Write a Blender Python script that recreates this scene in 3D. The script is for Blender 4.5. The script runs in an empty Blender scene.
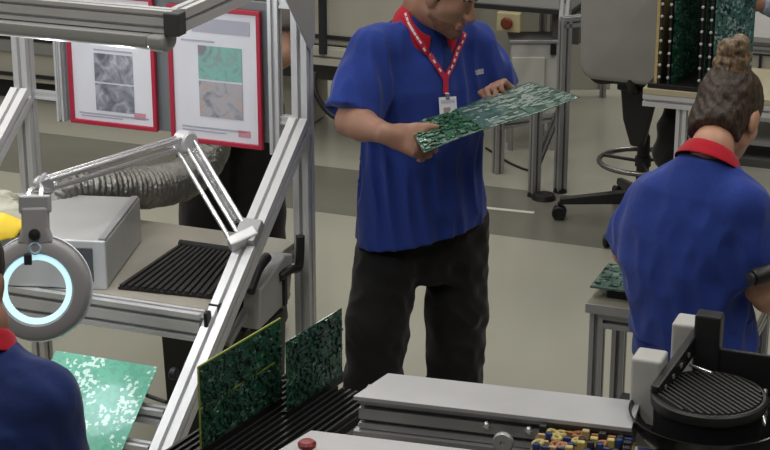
import bpy, bmesh, math, random
import numpy as np
from mathutils import Vector, Matrix
random.seed(7)
SC = bpy.context.scene
COL = SC.collection
# ------------------------------------------------------------------ camera maths
F_PX = 1850.0; TH = math.radians(19.0); CAM_H = 2.78
def ray(px, py):
    a = (px-385)/F_PX; b = -(py-225)/F_PX
    return Vector((a, math.cos(TH)+b*math.sin(TH), -math.sin(TH)+b*math.cos(TH)))
def V(px, py, d):
    r = ray(px, py); return Vector((0, 0, CAM_H)) + r*(d/r.y)
def W(px, py, z):
    r = ray(px, py); return Vector((0, 0, CAM_H)) + r*((z-CAM_H)/r.z)
YAW = math.radians(21.4)
U = Vector((math.cos(YAW), -math.sin(YAW), 0)); VV = Vector((math.sin(YAW), math.cos(YAW), 0)); ZZ = Vector((0, 0, 1))
def axes(xd, yd=None, zd=None):
    x = Vector(xd).normalized()
    if zd is None:
        y = Vector(yd); z = x.cross(y).normalized(); y = z.cross(x)
    else:
        z = Vector(zd); y = z.cross(x).normalized(); z = x.cross(y)
    return Matrix((x, y, z)).transposed()
RU = axes(U, VV)          # the furniture's axes
# ------------------------------------------------------------------ materials
MATS = {}
def mat(name, col, rough=.5, metal=0., var=0., vscale=8., bump=0., bscale=60., coat=0., spec=.5, emit=None, es=0., trans=0., alpha=1., ior=1.45):
    if name in MATS: return MATS[name]
    m = bpy.data.materials.new(name); m.use_nodes = True; nt = m.node_tree; b = nt.nodes['Principled BSDF']
    b.inputs['Base Color'].default_value = (*col, 1); b.inputs['Roughness'].default_value = rough
    b.inputs['Metallic'].default_value = metal; b.inputs['Coat Weight'].default_value = coat
    b.inputs['Specular IOR Level'].default_value = spec; b.inputs['IOR'].default_value = ior
    b.inputs['Transmission Weight'].default_value = trans; b.inputs['Alpha'].default_value = alpha
    if emit: b.inputs['Emission Color'].default_value = (*emit, 1); b.inputs['Emission Strength'].default_value = es
    tc = nt.nodes.new('ShaderNodeTexCoord')
    if var > 0:
        n = nt.nodes.new('ShaderNodeTexNoise'); n.inputs['Scale'].default_value = vscale; n.inputs['Detail'].default_value = 4
        r = nt.nodes.new('ShaderNodeValToRGB')
        r.color_ramp.elements[0].position = .3; r.color_ramp.elements[1].position = .7
        r.color_ramp.elements[0].color = (*[c*(1-var) for c in col], 1); r.color_ramp.elements[1].color = (*[min(1, c*(1+var)) for c in col], 1)
        nt.links.new(tc.outputs['Object'], n.inputs['Vector']); nt.links.new(n.outputs['Fac'], r.inputs['Fac']); nt.links.new(r.outputs['Color'], b.inputs['Base Color'])
    if bump > 0:
        n = nt.nodes.new('ShaderNodeTexNoise'); n.inputs['Scale'].default_value = bscale; n.inputs['Detail'].default_value = 3
        k = nt.nodes.new('ShaderNodeBump'); k.inputs['Strength'].default_value = bump; k.inputs['Distance'].default_value = .01
        nt.links.new(tc.outputs['Object'], n.inputs['Vector']); nt.links.new(n.outputs['Fac'], k.inputs['Height']); nt.links.new(k.outputs['Normal'], b.inputs['Normal'])
    MATS[name] = m; return m
ALU = mat('brushed aluminium', (.66, .66, .67), .42, .45, var=.06, vscale=5)
ALUD = mat('anodised aluminium', (.40, .40, .41), .45, .6, var=.06, vscale=5)
SLOT = mat('near black plastic', (.02, .02, .025), .6)  # near black, for grooves, gaps and other dark parts
STEEL = mat('polished steel rod', (.72, .72, .74), .25, .9)
BLK = mat('black plastic', (.012, .012, .013), .45)
BLKR = mat('black rubber', (.014, .013, .013), .7, bump=.1, bscale=120)
GREYP = mat('grey painted metal', (.36, .36, .35), .45, var=.05)
LGREY = mat('light grey plastic', (.45, .45, .43), .5, var=.05)
CREAM = mat('cream painted metal', (.44, .42, .36), .5, var=.05, vscale=3)
BEIGE = mat('beige worktop laminate', (.30, .28, .235), .38, var=.05, vscale=4)
WHITE = mat('white paper', (.74, .74, .80), .6, var=.03, vscale=9)
RED = mat('red frame plastic', (.42, .02, .05), .45)
SKIN = mat('skin', (.30, .158, .106), .5, var=.1, vscale=14, bump=.05, bscale=200)
SKIN2 = mat('fair skin', (.52, .28, .19), .5, var=.1, vscale=14)
def fabric(name, col, rough=.85):
    m = mat(name, col, rough, var=.10, vscale=9, bump=.18, bscale=45, spec=.2)
    b = m.node_tree.nodes['Principled BSDF']; b.inputs['Sheen Weight'].default_value = .15
    return m
BLUE = fabric('royal blue polo cotton', (.019, .043, .235))
BLUED = fabric('deep blue polo cotton', (.012, .026, .115))
NAVY = fabric('dark blue work cotton', (.016, .035, .20))
BLACKC = fabric('black work cotton', (.0085, .008, .0082))
REDC = fabric('red polo collar knit', (.42, .010, .025))
GREYC = fabric('grey work cotton', (.12, .11, .10))
LBLUEC = fabric('pale blue cotton', (.28, .34, .46))
def pcbmat(name, base, light, dens=.5, scale=90., rough=.3, metal=.0, dark=(.005, .02, .015)):
    m = bpy.data.materials.new(name); m.use_nodes = True; nt = m.node_tree; b = nt.nodes['Principled BSDF']; L = nt.links.new
    tc = nt.nodes.new('ShaderNodeTexCoord')
    v = nt.nodes.new('ShaderNodeTexVoronoi'); v.distance = 'CHEBYCHEV'; v.inputs['Scale'].default_value = scale
    n = nt.nodes.new('ShaderNodeTexNoise'); n.inputs['Scale'].default_value = scale*.16; n.inputs['Detail'].default_value = 2
    L(tc.outputs['Object'], v.inputs['Vector']); L(tc.outputs['Object'], n.inputs['Vector'])
    sep = nt.nodes.new('ShaderNodeSeparateColor'); L(v.outputs['Color'], sep.inputs['Color'])
    mx = nt.nodes.new('ShaderNodeMath'); mx.operation = 'MULTIPLY'; L(sep.outputs['Red'], mx.inputs[0]); L(n.outputs['Fac'], mx.inputs[1])
    r = nt.nodes.new('ShaderNodeValToRGB'); r.color_ramp.interpolation = 'CONSTANT'
    e = r.color_ramp.elements; e[0].position = 0; e[0].color = (*dark, 1); e[1].position = .12; e[1].color = (*base, 1)
    k = e.new(1-dens); k.color = (*light, 1)
    L(mx.outputs[0], r.inputs['Fac']); L(r.outputs['Color'], b.inputs['Base Color'])
    b.inputs['Roughness'].default_value = rough; b.inputs['Metallic'].default_value = metal; b.inputs['Coat Weight'].default_value = .3
    k = nt.nodes.new('ShaderNodeBump'); k.inputs['Strength'].default_value = .4; k.inputs['Distance'].default_value = .002
    L(mx.outputs[0], k.inputs['Height']); L(k.outputs['Normal'], b.inputs['Normal'])
    MATS[name] = m; return m
PCB_DARK = pcbmat('dense dark green circuit board', (.018, .10, .05), (.13, .25, .18), .55, 110, dark=(.004, .015, .01))
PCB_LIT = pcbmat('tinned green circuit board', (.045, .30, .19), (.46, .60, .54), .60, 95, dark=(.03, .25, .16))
PCB_TIN = pcbmat('silvery green circuit board', (.09, .17, .145), (.20, .28, .25), .62, 45, rough=.2, metal=.35, dark=(.05, .11, .09))
PCB_BLUE = pcbmat('blue green circuit board', (.04, .13, .13), (.25, .36, .36), .62, 100, dark=(.008, .03, .03))
PCB_EDGE = mat('yellow green board edge', (.30, .34, .06), .5)
# ------------------------------------------------------------------ mesh builder
class MB:
    def __init__(s): s.v = []; s.f = []
    def add(s, vs, fs):
        o = len(s.v); s.v += [Vector(v) for v in vs]; s.f += [[i+o for i in f] for f in fs]; return s
    def box(s, c, size, R=None):
        R = R or Matrix.Identity(3); c = Vector(c); x, y, z = [k/2 for k in size]
        vs = [c+R@Vector((a*x, b*y, d*z)) for a in (-1, 1) for b in (-1, 1) for d in (-1, 1)]
        return s.add(vs, [(0, 1, 3, 2), (4, 6, 7, 5), (0, 4, 5, 1), (2, 3, 7, 6), (0, 2, 6, 4), (1, 5, 7, 3)])
    def prism(s, poly, d):        # poly: list of 3D points, extruded along vector d
        n = len(poly); d = Vector(d); vs = [Vector(p) for p in poly]; vs += [p+d for p in vs]
        return s.add(vs, [list(range(n))[::-1], list(range(n, 2*n))]+[(i, (i+1) % n, n+(i+1) % n, n+i) for i in range(n)])
    def cyl(s, p0, p1, r0, r1=None, n=20, cap=True):
        return s.rings([(p0, r0), (p1, r0 if r1 is None else r1)], n, cap)
    def rings(s, prof, n=20, cap=True):      # prof: list of (point, radius) on a path
        pts = [Vector(p) for p, r in prof]; N = len(pts); vs = []; prev = None
        for i in range(N):
            t = (pts[min(i+1, N-1)]-pts[max(i-1, 0)])
            if t.length < 1e-9: t = prev_t
            t = t.normalized(); prev_t = t
            if prev is None:
                a = Vector((0, 0, 1)) if abs(t.z) < .9 else Vector((1, 0, 0)); prev = t.cross(a).normalized()
            prev = (prev-t*prev.dot(t)).normalized(); q = t.cross(prev); r = prof[i][1]
            vs += [pts[i]+(prev*math.cos(2*math.pi*k/n)+q*math.sin(2*math.pi*k/n))*r for k in range(n)]
        fs = [(i*n+k, i*n+(k+1) % n, (i+1)*n+(k+1) % n, (i+1)*n+k) for i in range(N-1) for k in range(n)]
        if cap: fs += [list(range(n))[::-1], list(range((N-1)*n, N*n))]
        return s.add(vs, fs)
    def lathe(s, c, axis, prof, n=40, closed=False):     # prof: (radius, height) along axis
        ax = Vector(axis).normalized(); a = Vector((0, 0, 1)) if abs(ax.z) < .9 else Vector((1, 0, 0))
        p = ax.cross(a).normalized(); q = ax.cross(p); c = Vector(c); vs = []
        for r, h in prof: vs += [c+ax*h+(p*math.cos(2*math.pi*k/n)+q*math.sin(2*math.pi*k/n))*r for k in range(n)]
        N = len(prof); m = N if closed else N-1
        return s.add(vs, [(i*n+k, i*n+(k+1) % n, ((i+1) % N)*n+(k+1) % n, ((i+1) % N)*n+k) for i in range(m) for k in range(n)])
    def profile(s, p0, p1, w, h, up=ZZ, slots=(1, 1), sw=.012, sd=.017):
        # slotted aluminium extrusion: w across, h along 'up'; slots = number on the (w-faces, h-faces)
        p0, p1 = Vector(p0), Vector(p1); t = (p1-p0).normalized(); x = t.cross(Vector(up)).normalized(); y = x.cross(t)
        def side(L, k):
            pts = [(-L/2, 0)]
            for i in range(k):
                c = -L/2+L*(i+.5)/k; pts += [(c-sw/2, 0), (c-sw/2, -sd), (c+sw/2, -sd), (c+sw/2, 0)]
            return pts
        poly = []
        for a, o in side(w, slots[0]): poly.append((a, -h/2-o))
        for a, o in side(h, slots[1]): poly.append((w/2+o, a))
        for a, o in side(w, slots[0]): poly.append((-a, h/2+o))
        for a, o in side(h, slots[1]): poly.append((-w/2-o, -a))
        return s.prism([p0+x*a+y*b for a, b in poly], p1-p0)
    def quadgrid(s, A, B, C, D, n, m, fn=None):
        vs = []; A, B, C, D = map(Vector, (A, B, C, D))
        for i in range(n+1):
            for j in range(m+1):
                a, b = i/n, j/m; p = A*(1-a)*(1-b)+B*a*(1-b)+C*a*b+D*(1-a)*b
                vs.append(p+(fn(a, b) if fn else Vector()))
        return s.add(vs, [(i*(m+1)+j, (i+1)*(m+1)+j, (i+1)*(m+1)+j+1, i*(m+1)+j+1) for i in range(n) for j in range(m)])
    def build(s, name, m, parent=None, smooth=False, bevel=0., seg=2, angle=35, origin=None, solid=0., subsurf=0):
        if origin is None:
            if parent is not None: o = WORLD[parent]
            else:
                lo = [min(v[i] for v in s.v) for i in range(3)]; hi = [max(v[i] for v in s.v) for i in range(3)]
                o = Vector(((lo[0]+hi[0])/2, (lo[1]+hi[1])/2, lo[2]))
        else: o = Vector(origin)
        me = bpy.data.meshes.new(name); me.from_pydata([v-o for v in s.v], [], s.f); me.update()
        bm = bmesh.new(); bm.from_mesh(me); bmesh.ops.recalc_face_normals(bm, faces=bm.faces); bm.to_mesh(me); bm.free()
        me.materials.append(m)
        ob = bpy.data.objects.new(name, me); COL.objects.link(ob)
        if smooth:
            me.polygons.foreach_set('use_smooth', [True]*len(me.polygons))
            if smooth == 'auto':
                me.set_sharp_from_angle(angle=math.radians(angle))
        if solid:
            k = ob.modifiers.new('thick', 'SOLIDIFY'); k.thickness = solid; k.offset = 0
        if subsurf:
            k = ob.modifiers.new('sub', 'SUBSURF'); k.levels = k.render_levels = subsurf
        if bevel:
            k = ob.modifiers.new('bev', 'BEVEL'); k.width = bevel; k.segments = seg; k.limit_method = 'ANGLE'; k.angle_limit = math.radians(40)
        place(ob, o, parent); return ob
WORLD = {}
def place(ob, o, parent):
    WORLD[ob] = Vector(o)
    if parent is not None:
        ob.parent = parent; ob.location = Vector(o)-WORLD[parent]
    else: ob.location = o
def root(name, loc, label, cat, group=None):
    e = bpy.data.objects.new(name, None); e.empty_display_size = .05; COL.objects.link(e); e.location = loc; WORLD[e] = Vector(loc)
    return tag(e, label, cat, group)
def tag(o, label, cat, group=None, kind=None):
    o['label'] = label; o['category'] = cat
    if group: o['group'] = group
    if kind: o['kind'] = kind
    return o
def struct(o): o['kind'] = 'structure'; return o
# ------------------------------------------------------------------ implicit bodies
class SDF:
    def __init__(s, lo, hi, h):
        s.lo = np.array(lo, float); s.h = h; s.n = np.ceil((np.array(hi)-s.lo)/h).astype(int)+1
        s.F = np.full(s.n, .2, np.float32)
    def sub(s, lo, hi):
        a = np.clip(np.floor((np.array(lo)-s.lo)/s.h).astype(int), 0, s.n-1); b = np.clip(np.ceil((np.array(hi)-s.lo)/s.h).astype(int)+1, 1, s.n)
        sl = tuple(slice(a[i], b[i]) for i in range(3))
        g = [s.lo[i]+s.h*np.arange(a[i], b[i]) for i in range(3)]
        return sl, np.stack(np.meshgrid(*g, indexing='ij'), -1).astype(np.float32)
    def put(s, f, lo, hi, k):
        m = k+3*s.h; sl, P = s.sub(np.array(lo)-m, np.array(hi)+m)
        if min(P.shape[:3]) < 1: return
        d = f(P).astype(np.float32); a = s.F[sl]
        if k > 0:
            hh = np.maximum(k-np.abs(a-d), 0)/k; s.F[sl] = np.minimum(a, d)-hh*hh*k*.25
        else: s.F[sl] = np.minimum(a, d)
    def cap(s, p0, p1, r0, r1=None, k=.02):
        r1 = r0 if r1 is None else r1; p0 = np.array(p0, np.float32); p1 = np.array(p1, np.float32); ab = p1-p0; L = float(ab@ab)+1e-12
        def f(P):
            t = np.clip(((P-p0)@ab)/L, 0, 1); return np.linalg.norm(P-p0-t[..., None]*ab, axis=-1)-(r0+(r1-r0)*t)
        r = max(r0, r1); s.put(f, np.minimum(p0, p1)-r, np.maximum(p0, p1)+r, k)
    def ell(s, c, rad, R=None, k=.02):
        c = np.array(c, np.float32); Rm = np.array(R if R is not None else Matrix.Identity(3), np.float32); rad = np.array(rad, np.float32); rm = rad.max()
        def f(P):
            q = ((P-c)@Rm)/rad; l = np.linalg.norm(q, axis=-1)+1e-6; g = np.linalg.norm(q/rad, axis=-1)+1e-6
            return l*(l-1)/g
        s.put(f, c-rm, c+rm, k)
    def chain(s, pts, k=.02):
        for (a, ra), (b, rb) in zip(pts, pts[1:]): s.cap(a, b, ra, rb, k)
    def loft(s, lev, yaw, k=.03, pw=2.3):
        # lev: (z, x, y, rx, ry) bottom to top; yaw turns the section
        lev = np.array(sorted(lev), float); sx = np.array((math.cos(yaw), math.sin(yaw))); sy = np.array((-math.sin(yaw), math.cos(yaw)))
        zi = lev[:, 0]
        def f(P):
            z = P[..., 2]; cx, cy, rx, ry = [np.interp(z, zi, lev[:, i]) for i in (1, 2, 3, 4)]
            dx, dy = P[..., 0]-cx, P[..., 1]-cy; a = (dx*sx[0]+dy*sx[1])/rx; b = (dx*sy[0]+dy*sy[1])/ry
            q = (np.abs(a)**pw+np.abs(b)**pw)**(1/pw); d = (q-1)*np.minimum(rx, ry)
            return np.maximum(d, np.maximum(zi[0]-z, z-zi[-1]))
        r = max(lev[:, 3].max(), lev[:, 4].max())
        s.put(f, (lev[:, 1].min()-r, lev[:, 2].min()-r, zi[0]), (lev[:, 1].max()+r, lev[:, 2].max()+r, zi[-1]), k)
    def cut(s, p, n):              # remove everything on the side the normal points to
        p = np.array(p); n = np.array(n)/np.linalg.norm(n); g = [s.lo[i]+s.h*np.arange(s.n[i])-p[i] for i in range(3)]
        d = g[0][:, None, None]*n[0]+g[1][None, :, None]*n[1]+g[2][None, None, :]*n[2]
        s.F = np.maximum(s.F, d.astype(np.float32))
    def cut_local(s, p, n, r):     # the same inside a ball of radius r only
        p = np.array(p, float); n = np.array(n, float)/np.linalg.norm(n); sl, P = s.sub(p-r, p+r)
        d = (P-p)@n; inside = np.linalg.norm(P-p, axis=-1) < r
        s.F[sl] = np.where(inside, np.maximum(s.F[sl], d), s.F[sl])
    def folds(s, amp, seed, scale=(9, 9, 5)):
        rg = np.random.RandomState(seed); g = [s.lo[i]+s.h*np.arange(s.n[i]) for i in range(3)]
        X, Y, Z = np.meshgrid(*g, indexing='ij', sparse=True); D = 0
        for i in range(7):
            w = rg.normal(size=3)*np.array(scale)*2.2*(1+.4*i/3); ph = rg.uniform(0, 6.28); wv = rg.normal(size=3)*6
            D = D+np.sin(X*w[0]+Y*w[1]+Z*w[2]+ph+.9*np.sin(X*wv[0]+Y*wv[1]+Z*wv[2]))/(1+.25*i)
        D = D/2.6; D = 1-np.abs(D)*1.4
        s.F = s.F-(amp*D).astype(np.float32)
    def mesh(s, name, m, parent):
        F = s.F; F[0] = F[-1] = .1; F[:, 0] = F[:, -1] = .1; F[:, :, 0] = F[:, :, -1] = .1
        S = F < 0; c = np.zeros(np.array(F.shape)-1, np.int8)
        for i in (0, 1):
            for j in (0, 1):
                for k in (0, 1): c += S[i:F.shape[0]-1+i, j:F.shape[1]-1+j, k:F.shape[2]-1+k]
        act = (c > 0) & (c < 8); idx = np.full(act.shape, -1, np.int64); I = np.argwhere(act); idx[act] = np.arange(len(I))
        acc = np.zeros((len(I), 3)); cnt = np.zeros(len(I)); corners = [np.array((i, j, k)) for i in (0, 1) for j in (0, 1) for k in (0, 1)]
        val = [F[tuple((I+o).T)] for o in corners]
        for a in range(8):
            for b in range(a+1, 8):
                df = corners[b]-corners[a]
                if abs(df).sum() != 1: continue
                A, B = val[a], val[b]; x = (A < 0) != (B < 0); t = np.where(x, A/np.where(A-B == 0, 1, A-B), 0)
                acc[x] += corners[a]+t[x][:, None]*df; cnt[x] += 1
        P = s.lo+s.h*(I+acc/cnt[:, None]); Q = []
        for ax in range(3):
            sl0 = [slice(None)]*3; sl1 = [slice(None)]*3; sl0[ax] = slice(0, -1); sl1[ax] = slice(1, None)
            e = np.argwhere(S[tuple(sl0)] != S[tuple(sl1)]); flip = S[tuple(sl0)][tuple(e.T)]
            o1 = np.zeros(3, int); o2 = np.zeros(3, int); o1[(ax+1) % 3] = 1; o2[(ax+2) % 3] = 1
            q = np.stack([idx[tuple((e-o).T)] for o in (o1+o2, o2, 0*o1, o1)], 1)
            q[~flip] = q[~flip][:, ::-1]; Q.append(q)
        Q = np.concatenate(Q)
        # a little smoothing
        for _ in range(2):
            E = np.concatenate([Q[:, [0, 1]], Q[:, [1, 2]], Q[:, [2, 3]], Q[:, [3, 0]]]); A = np.zeros_like(P); n = np.zeros(len(P))
            np.add.at(A, E[:, 0], P[E[:, 1]]); np.add.at(n, E[:, 0], 1); np.add.at(A, E[:, 1], P[E[:, 0]]); np.add.at(n, E[:, 1], 1)
            P = P*.5+.5*A/np.maximum(n, 1)[:, None]
        o = np.array(WORLD[parent]) if parent is not None else np.zeros(3)
        me = bpy.data.meshes.new(name); me.vertices.add(len(P)); me.vertices.foreach_set('co', (P-o).ravel()); me.loops.add(len(Q)*4); me.loops.foreach_set('vertex_index', Q.ravel())
        me.polygons.add(len(Q)); me.polygons.foreach_set('loop_start', np.arange(len(Q))*4); me.polygons.foreach_set('loop_total', np.full(len(Q), 4)); me.polygons.foreach_set('use_smooth', np.ones(len(Q), bool))
        me.update(calc_edges=True); me.validate(); me.materials.append(m)
        ob = bpy.data.objects.new(name, me); COL.objects.link(ob); place(ob, o, parent); return ob
# ------------------------------------------------------------------ people
def hairmat(name, dark, light, scale=40):
    m = bpy.data.materials.new(name); m.use_nodes = True; nt = m.node_tree; b = nt.nodes['Principled BSDF']
    tc = nt.nodes.new('ShaderNodeTexCoord'); mp = nt.nodes.new('ShaderNodeMapping'); mp.inputs['Scale'].default_value = (1, 1, .22)
    n = nt.nodes.new('ShaderNodeTexNoise'); n.inputs['Scale'].default_value = scale*2.6; n.inputs['Detail'].default_value = 4; n.inputs['Distortion'].default_value = .6
    r = nt.nodes.new('ShaderNodeValToRGB'); r.color_ramp.elements[0].position = .32; r.color_ramp.elements[1].position = .72
    r.color_ramp.elements[0].color = (*dark, 1); r.color_ramp.elements[1].color = (*light, 1)
    k = nt.nodes.new('ShaderNodeBump'); k.inputs['Strength'].default_value = .5; k.inputs['Distance'].default_value = .006
    L = nt.links.new
    L(tc.outputs['Object'], mp.inputs['Vector']); L(mp.outputs['Vector'], n.inputs['Vector']); L(n.outputs['Fac'], r.inputs['Fac']); L(r.outputs['Color'], b.inputs['Base Color'])
    L(n.outputs['Fac'], k.inputs['Height']); L(k.outputs['Normal'], b.inputs['Normal']); b.inputs['Roughness'].default_value = .5
    MATS[name] = m; return m
HAIRB = hairmat('dark brown hair', (.012, .007, .004), (.05, .028, .017))
HAIRL = hairmat('brown hair with light ends', (.012, .007, .0045), (.075, .045, .028))
HAIRT = hairmat('light brown bun hair', (.045, .027, .015), (.30, .20, .115))
EYEM = mat('eye white', (.6, .56, .52), .25); LIP = mat('lip skin', (.30, .14, .10), .5)
STUB = mat('short dark stubble', (.17, .085, .055), .7, var=.25, vscale=60)
def hframe(fwd, tilt=0.):
    y = Vector(fwd).normalized(); x = y.cross(ZZ).normalized(); z = x.cross(y)
    R = Matrix((x, y, z)).transposed()
    return R @ Matrix.Rotation(tilt, 3, 'Y')
def sdf_head(S, c, R, s=1.):
    P = lambda x, y, z: c+R@(Vector((x, y, z))*s)
    S.ell(P(0, -.012, .035), (.076*s, .096*s, .098*s), R, .02)
    S.ell(P(0, .028, -.025), (.060*s, .064*s, .090*s), R, .03)
    for a in (-1, 1):
        S.cap(P(a*.052, .0, -.055), P(0, .072, -.092), .020*s, .019*s, .02)
        S.cap(P(a*.040, .062, -.012), P(a*.052, .030, -.03), .019*s, .016*s, .02)
        S.ell(P(a*.079, -.012, -.004), (.010*s, .022*s, .033*s), R, .006)
        S.ell(P(a*.073, -.004, -.024), (.010*s, .012*s, .014*s), R, .006)
        S.cap(P(a*.010, .107, -.030), P(a*.014, .098, -.026), .010*s, .009*s, .006)
    for a in (-1, 1): S.ell(P(a*.031, .0745, .0105), (.0165*s, .0125*s, .0105*s), R, .004)
    S.cap(P(-.036, .083, .031), P(.036, .083, .031), .010*s, .010*s, .012)
    S.chain([(P(0, .089, .022), .009*s), (P(0, .106, -.008), .010*s), (P(0, .115, -.026), .0125*s)], .008)
    S.cap(P(-.017, .090, -.057), P(.017, .090, -.057), .0085*s, k=.006); S.cap(P(-.014, .088, -.068), P(.014, .088, -.068), .009*s, k=.006)
    S.ell(P(0, .080, -.096), (.020*s, .016*s, .016*s), R, .012)
def sdf_hand(S, wrist, f, n, side, curl=(20, 30, 20), spread=.0, thumb=None, s=1., wr=.026):
    # f finger direction, n the way the palm faces, side the thumb's side
    f = Vector(f).normalized(); n = (Vector(n)-f*Vector(n).dot(f)).normalized(); t = f.cross(n); t = t if t.dot(Vector(side)) > 0 else -t
    S.cap(wrist-f*.02, wrist+f*.02*s, wr, wr*1.02, .02)
    for i, (o, L) in enumerate(((.030, .92), (.010, 1.0), (-.011, .95), (-.030, .78))):
        kn = wrist+f*(.088-.006*abs(i-1))*s+t*o*s-n*.004
        S.cap(wrist+f*.02*s+t*o*.6*s, kn, .0165*s, .0125*s, .012)
        p = kn; d = (f+t*(o*spread*10)).normalized(); ang = 0; r = .0105*s*(.9 if i == 3 else 1)
        for q, (l, c) in enumerate(zip((.044, .027, .022), curl)):
            ang += math.radians(c+i*3); dd = (d*math.cos(ang)+n*math.sin(ang)).normalized(); e = p+dd*l*L*s
            S.cap(p, e, r*(1-.08*q), r*(1-.08*(q+1)), .004 if q else .008); p = e
    b = wrist+f*.022*s+t*.024*s+n*.006; td = Vector(thumb) if thumb is not None else (f*.6+t*.6+n*.4)
    td.normalize(); m = b+td*.045*s; td2 = (td+f*.25).normalized()
    S.chain([(b, .018*s), (m, .0135*s), (m+td2*.032*s, .0115*s), (m+td2*.054*s, .0095*s)], .012)
def standing(x, y, facing, h=1.74, lean=0.):
    f = Vector(facing); f.z = 0; f.normalize(); r = Vector((f.y, -f.x, 0)); b = Vector((x, y, 0)); k = h/1.74; J = {}
    P = lambda a, c, z: b+r*a*k+f*(c+lean*max(0, z-.9))*k+ZZ*z*k
    J['f'] = f; J['r'] = r; J['neck'] = P(0, -.02, 1.47); J['head'] = P(0, .03, 1.62)
    for sd, a in (('R', 1), ('L', -1)):
        J['sh'+sd] = P(a*.175, -.01, 1.40); J['el'+sd] = P(a*.235, -.02, 1.11); J['wr'+sd] = P(a*.24, .10, .90)
        J['hip'+sd] = P(a*.095, 0, .92); J['kn'+sd] = P(a*.10, .02, .50); J['an'+sd] = P(a*.11, -.02, .09)
    J['k'] = k; return J
def torso_levels(J, wide=(.165, .155, .17, .185), deep=(.115, .11, .12, .10)):
    hip = (J['hipR']+J['hipL'])/2; sh = (J['shR']+J['shL'])/2; k = J['k']; lev = []
    for t, w, d in ((-.10, wide[0], deep[0]), (.15, wide[0], deep[0]), (.45, wide[1], deep[1]), (.78, wide[2], deep[2]), (1.0, wide[3], deep[3]), (1.12, wide[3]*.62, deep[3]*.8), (1.2, wide[3]*.35, .06)):
        p = hip.lerp(sh, t); lev.append((p.z, p.x, p.y, w*k, d*k))
    return lev
def person(name, label, J, skin, shirt, trousers, hair, levels=None, hem=None, hem_n=(0, 0, -1), sleeve=.85, h=.007, collar=None, hands=None, fold=.006, seed=1, hairkind='short', stubble=False, arm=(.050, .042, .033, .026), sl_r=(.082, .072), face=True, thigh=(.092, .070, .052), long_sleeve=False, head_s=1., neck_r=.056, leg_flare=.02, group=None, crotch=.085):
    base = Vector((J['hipR'].x*.5+J['hipL'].x*.5, J['hipR'].y*.5+J['hipL'].y*.5, 0))
    rt = root(name, base, label, 'person', group)
    f = J['f']; r = J['r']; yaw = math.atan2(r.y, r.x); k = J['k']; HR = J.get('headR') or hframe(f)
    lev = levels or torso_levels(J); pts = [v for q, v in J.items() if isinstance(v, Vector) and q not in ('f', 'r')]
    lo = np.array([min(p[i] for p in pts)-.26 for i in range(3)]); hi = np.array([max(p[i] for p in pts)+.26 for i in range(3)]); lo[2] = max(lo[2], -.02)
    # --- one continuous body
    S = SDF(lo, hi, h)
    hz = min(J['hipR'].z, J['hipL'].z)-.03; S.loft([(max(z, hz), x, y, (rx-.024)*(.80 if z < hz+.26 else 1), (ry-.024)*(.62 if z < hz+.26 else 1)) for z, x, y, rx, ry in lev if z > hz-.22], yaw, .03)
    S.chain([(J['neck']-ZZ*.06, neck_r*1.15), (J['neck']+ZZ*.02, neck_r), (J['head']+HR@Vector((0, -.025, -.05)), neck_r*.95)], .03)
    sdf_head(S, J['head'], HR, head_s)
    for sd in 'RL':
        S.cap(J['neck']-ZZ*.055, J['sh'+sd]+ZZ*.01, .045*k, .05*k, .03)
        S.chain([(J['sh'+sd], .062*k), (J['sh'+sd].lerp(J['el'+sd], .5), arm[0]*k), (J['el'+sd], arm[1]*k)], .03)
        S.chain([(J['el'+sd], arm[1]*k), (J['el'+sd].lerp(J['wr'+sd], .3), arm[1]*1.02*k), (J['wr'+sd], arm[3]*k)], .02)
        S.chain([(J['hip'+sd], thigh[0]*.80*k), (J['kn'+sd], thigh[1]*.80*k), (J['kn'+sd].lerp(J['an'+sd], .35), .056*k), (J['an'+sd], .038*k)], .02)
        S.cap(J['an'+sd]-ZZ*.04, J['an'+sd]+f*.13-ZZ*.055, .036, .028, .02)
        q = (hands or {}).get(sd)
        if q is None:
            d = (J['wr'+sd]-J['el'+sd]).normalized(); a = r if sd == 'R' else -r
            q = dict(f=d, n=-a, side=f, curl=(14, 20, 14))
        q = dict(q); q.setdefault('s', k); sdf_hand(S, J['wr'+sd], wr=arm[3]*k, **q)
    S.mesh('body', skin, rt)
    P = lambda x, y, z: J['head']+HR@(Vector((x, y, z))*head_s)
    if face:
        for a in (-1, 1):
            MB().lathe(P(a*.031, .0715, .0065), HR@Vector((0, 1, 0)), [(.0005, .0135), (.007, .0118), (.0115, .007), (.0135, 0), (.0115, -.007), (.0005, -.0135)], 14).build('eye', EYEM, rt, smooth=True)
            MB().rings([(P(a*.014, .094, .028), .003), (P(a*.03, .092, .034), .0048), (P(a*.048, .079, .030), .0025)], 8).build('eyebrow', HAIRB, rt, smooth=True)
        S = SDF(np.array(P(0, .09, -.062))-.05, np.array(P(0, .09, -.062))+.05, .003)
        S.cap(P(-.019, .0905, -.0575), P(.019, .0905, -.0575), .0078, k=.003); S.cap(P(-.016, .0895, -.068), P(.016, .0895, -.068), .0088, k=.003)
        S.mesh('lips', LIP, rt)
    if stubble:
        S = SDF(np.array(J['head'])-.17, np.array(J['head'])+.17, .004)
        S.ell(P(0, .028, -.027), (.0612*head_s, .0652*head_s, .0912*head_s), HR, .02)
        for a in (-1, 1): S.cap(P(a*.052, .0, -.055), P(0, .072, -.092), .0208, .0203, .02)
        S.ell(P(0, .080, -.096), (.021, .017, .017), HR, .012)
        S.cut(P(0, .0, -.048), HR@Vector((0, .15, 1))); S.cut(P(0, -.005, 0), HR@Vector((0, -1, 0))); S.mesh('beard', STUB, rt)
    # --- hair
    S = SDF(np.array(J['head'])-.24, np.array(J['head'])+.24, .005)
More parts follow.
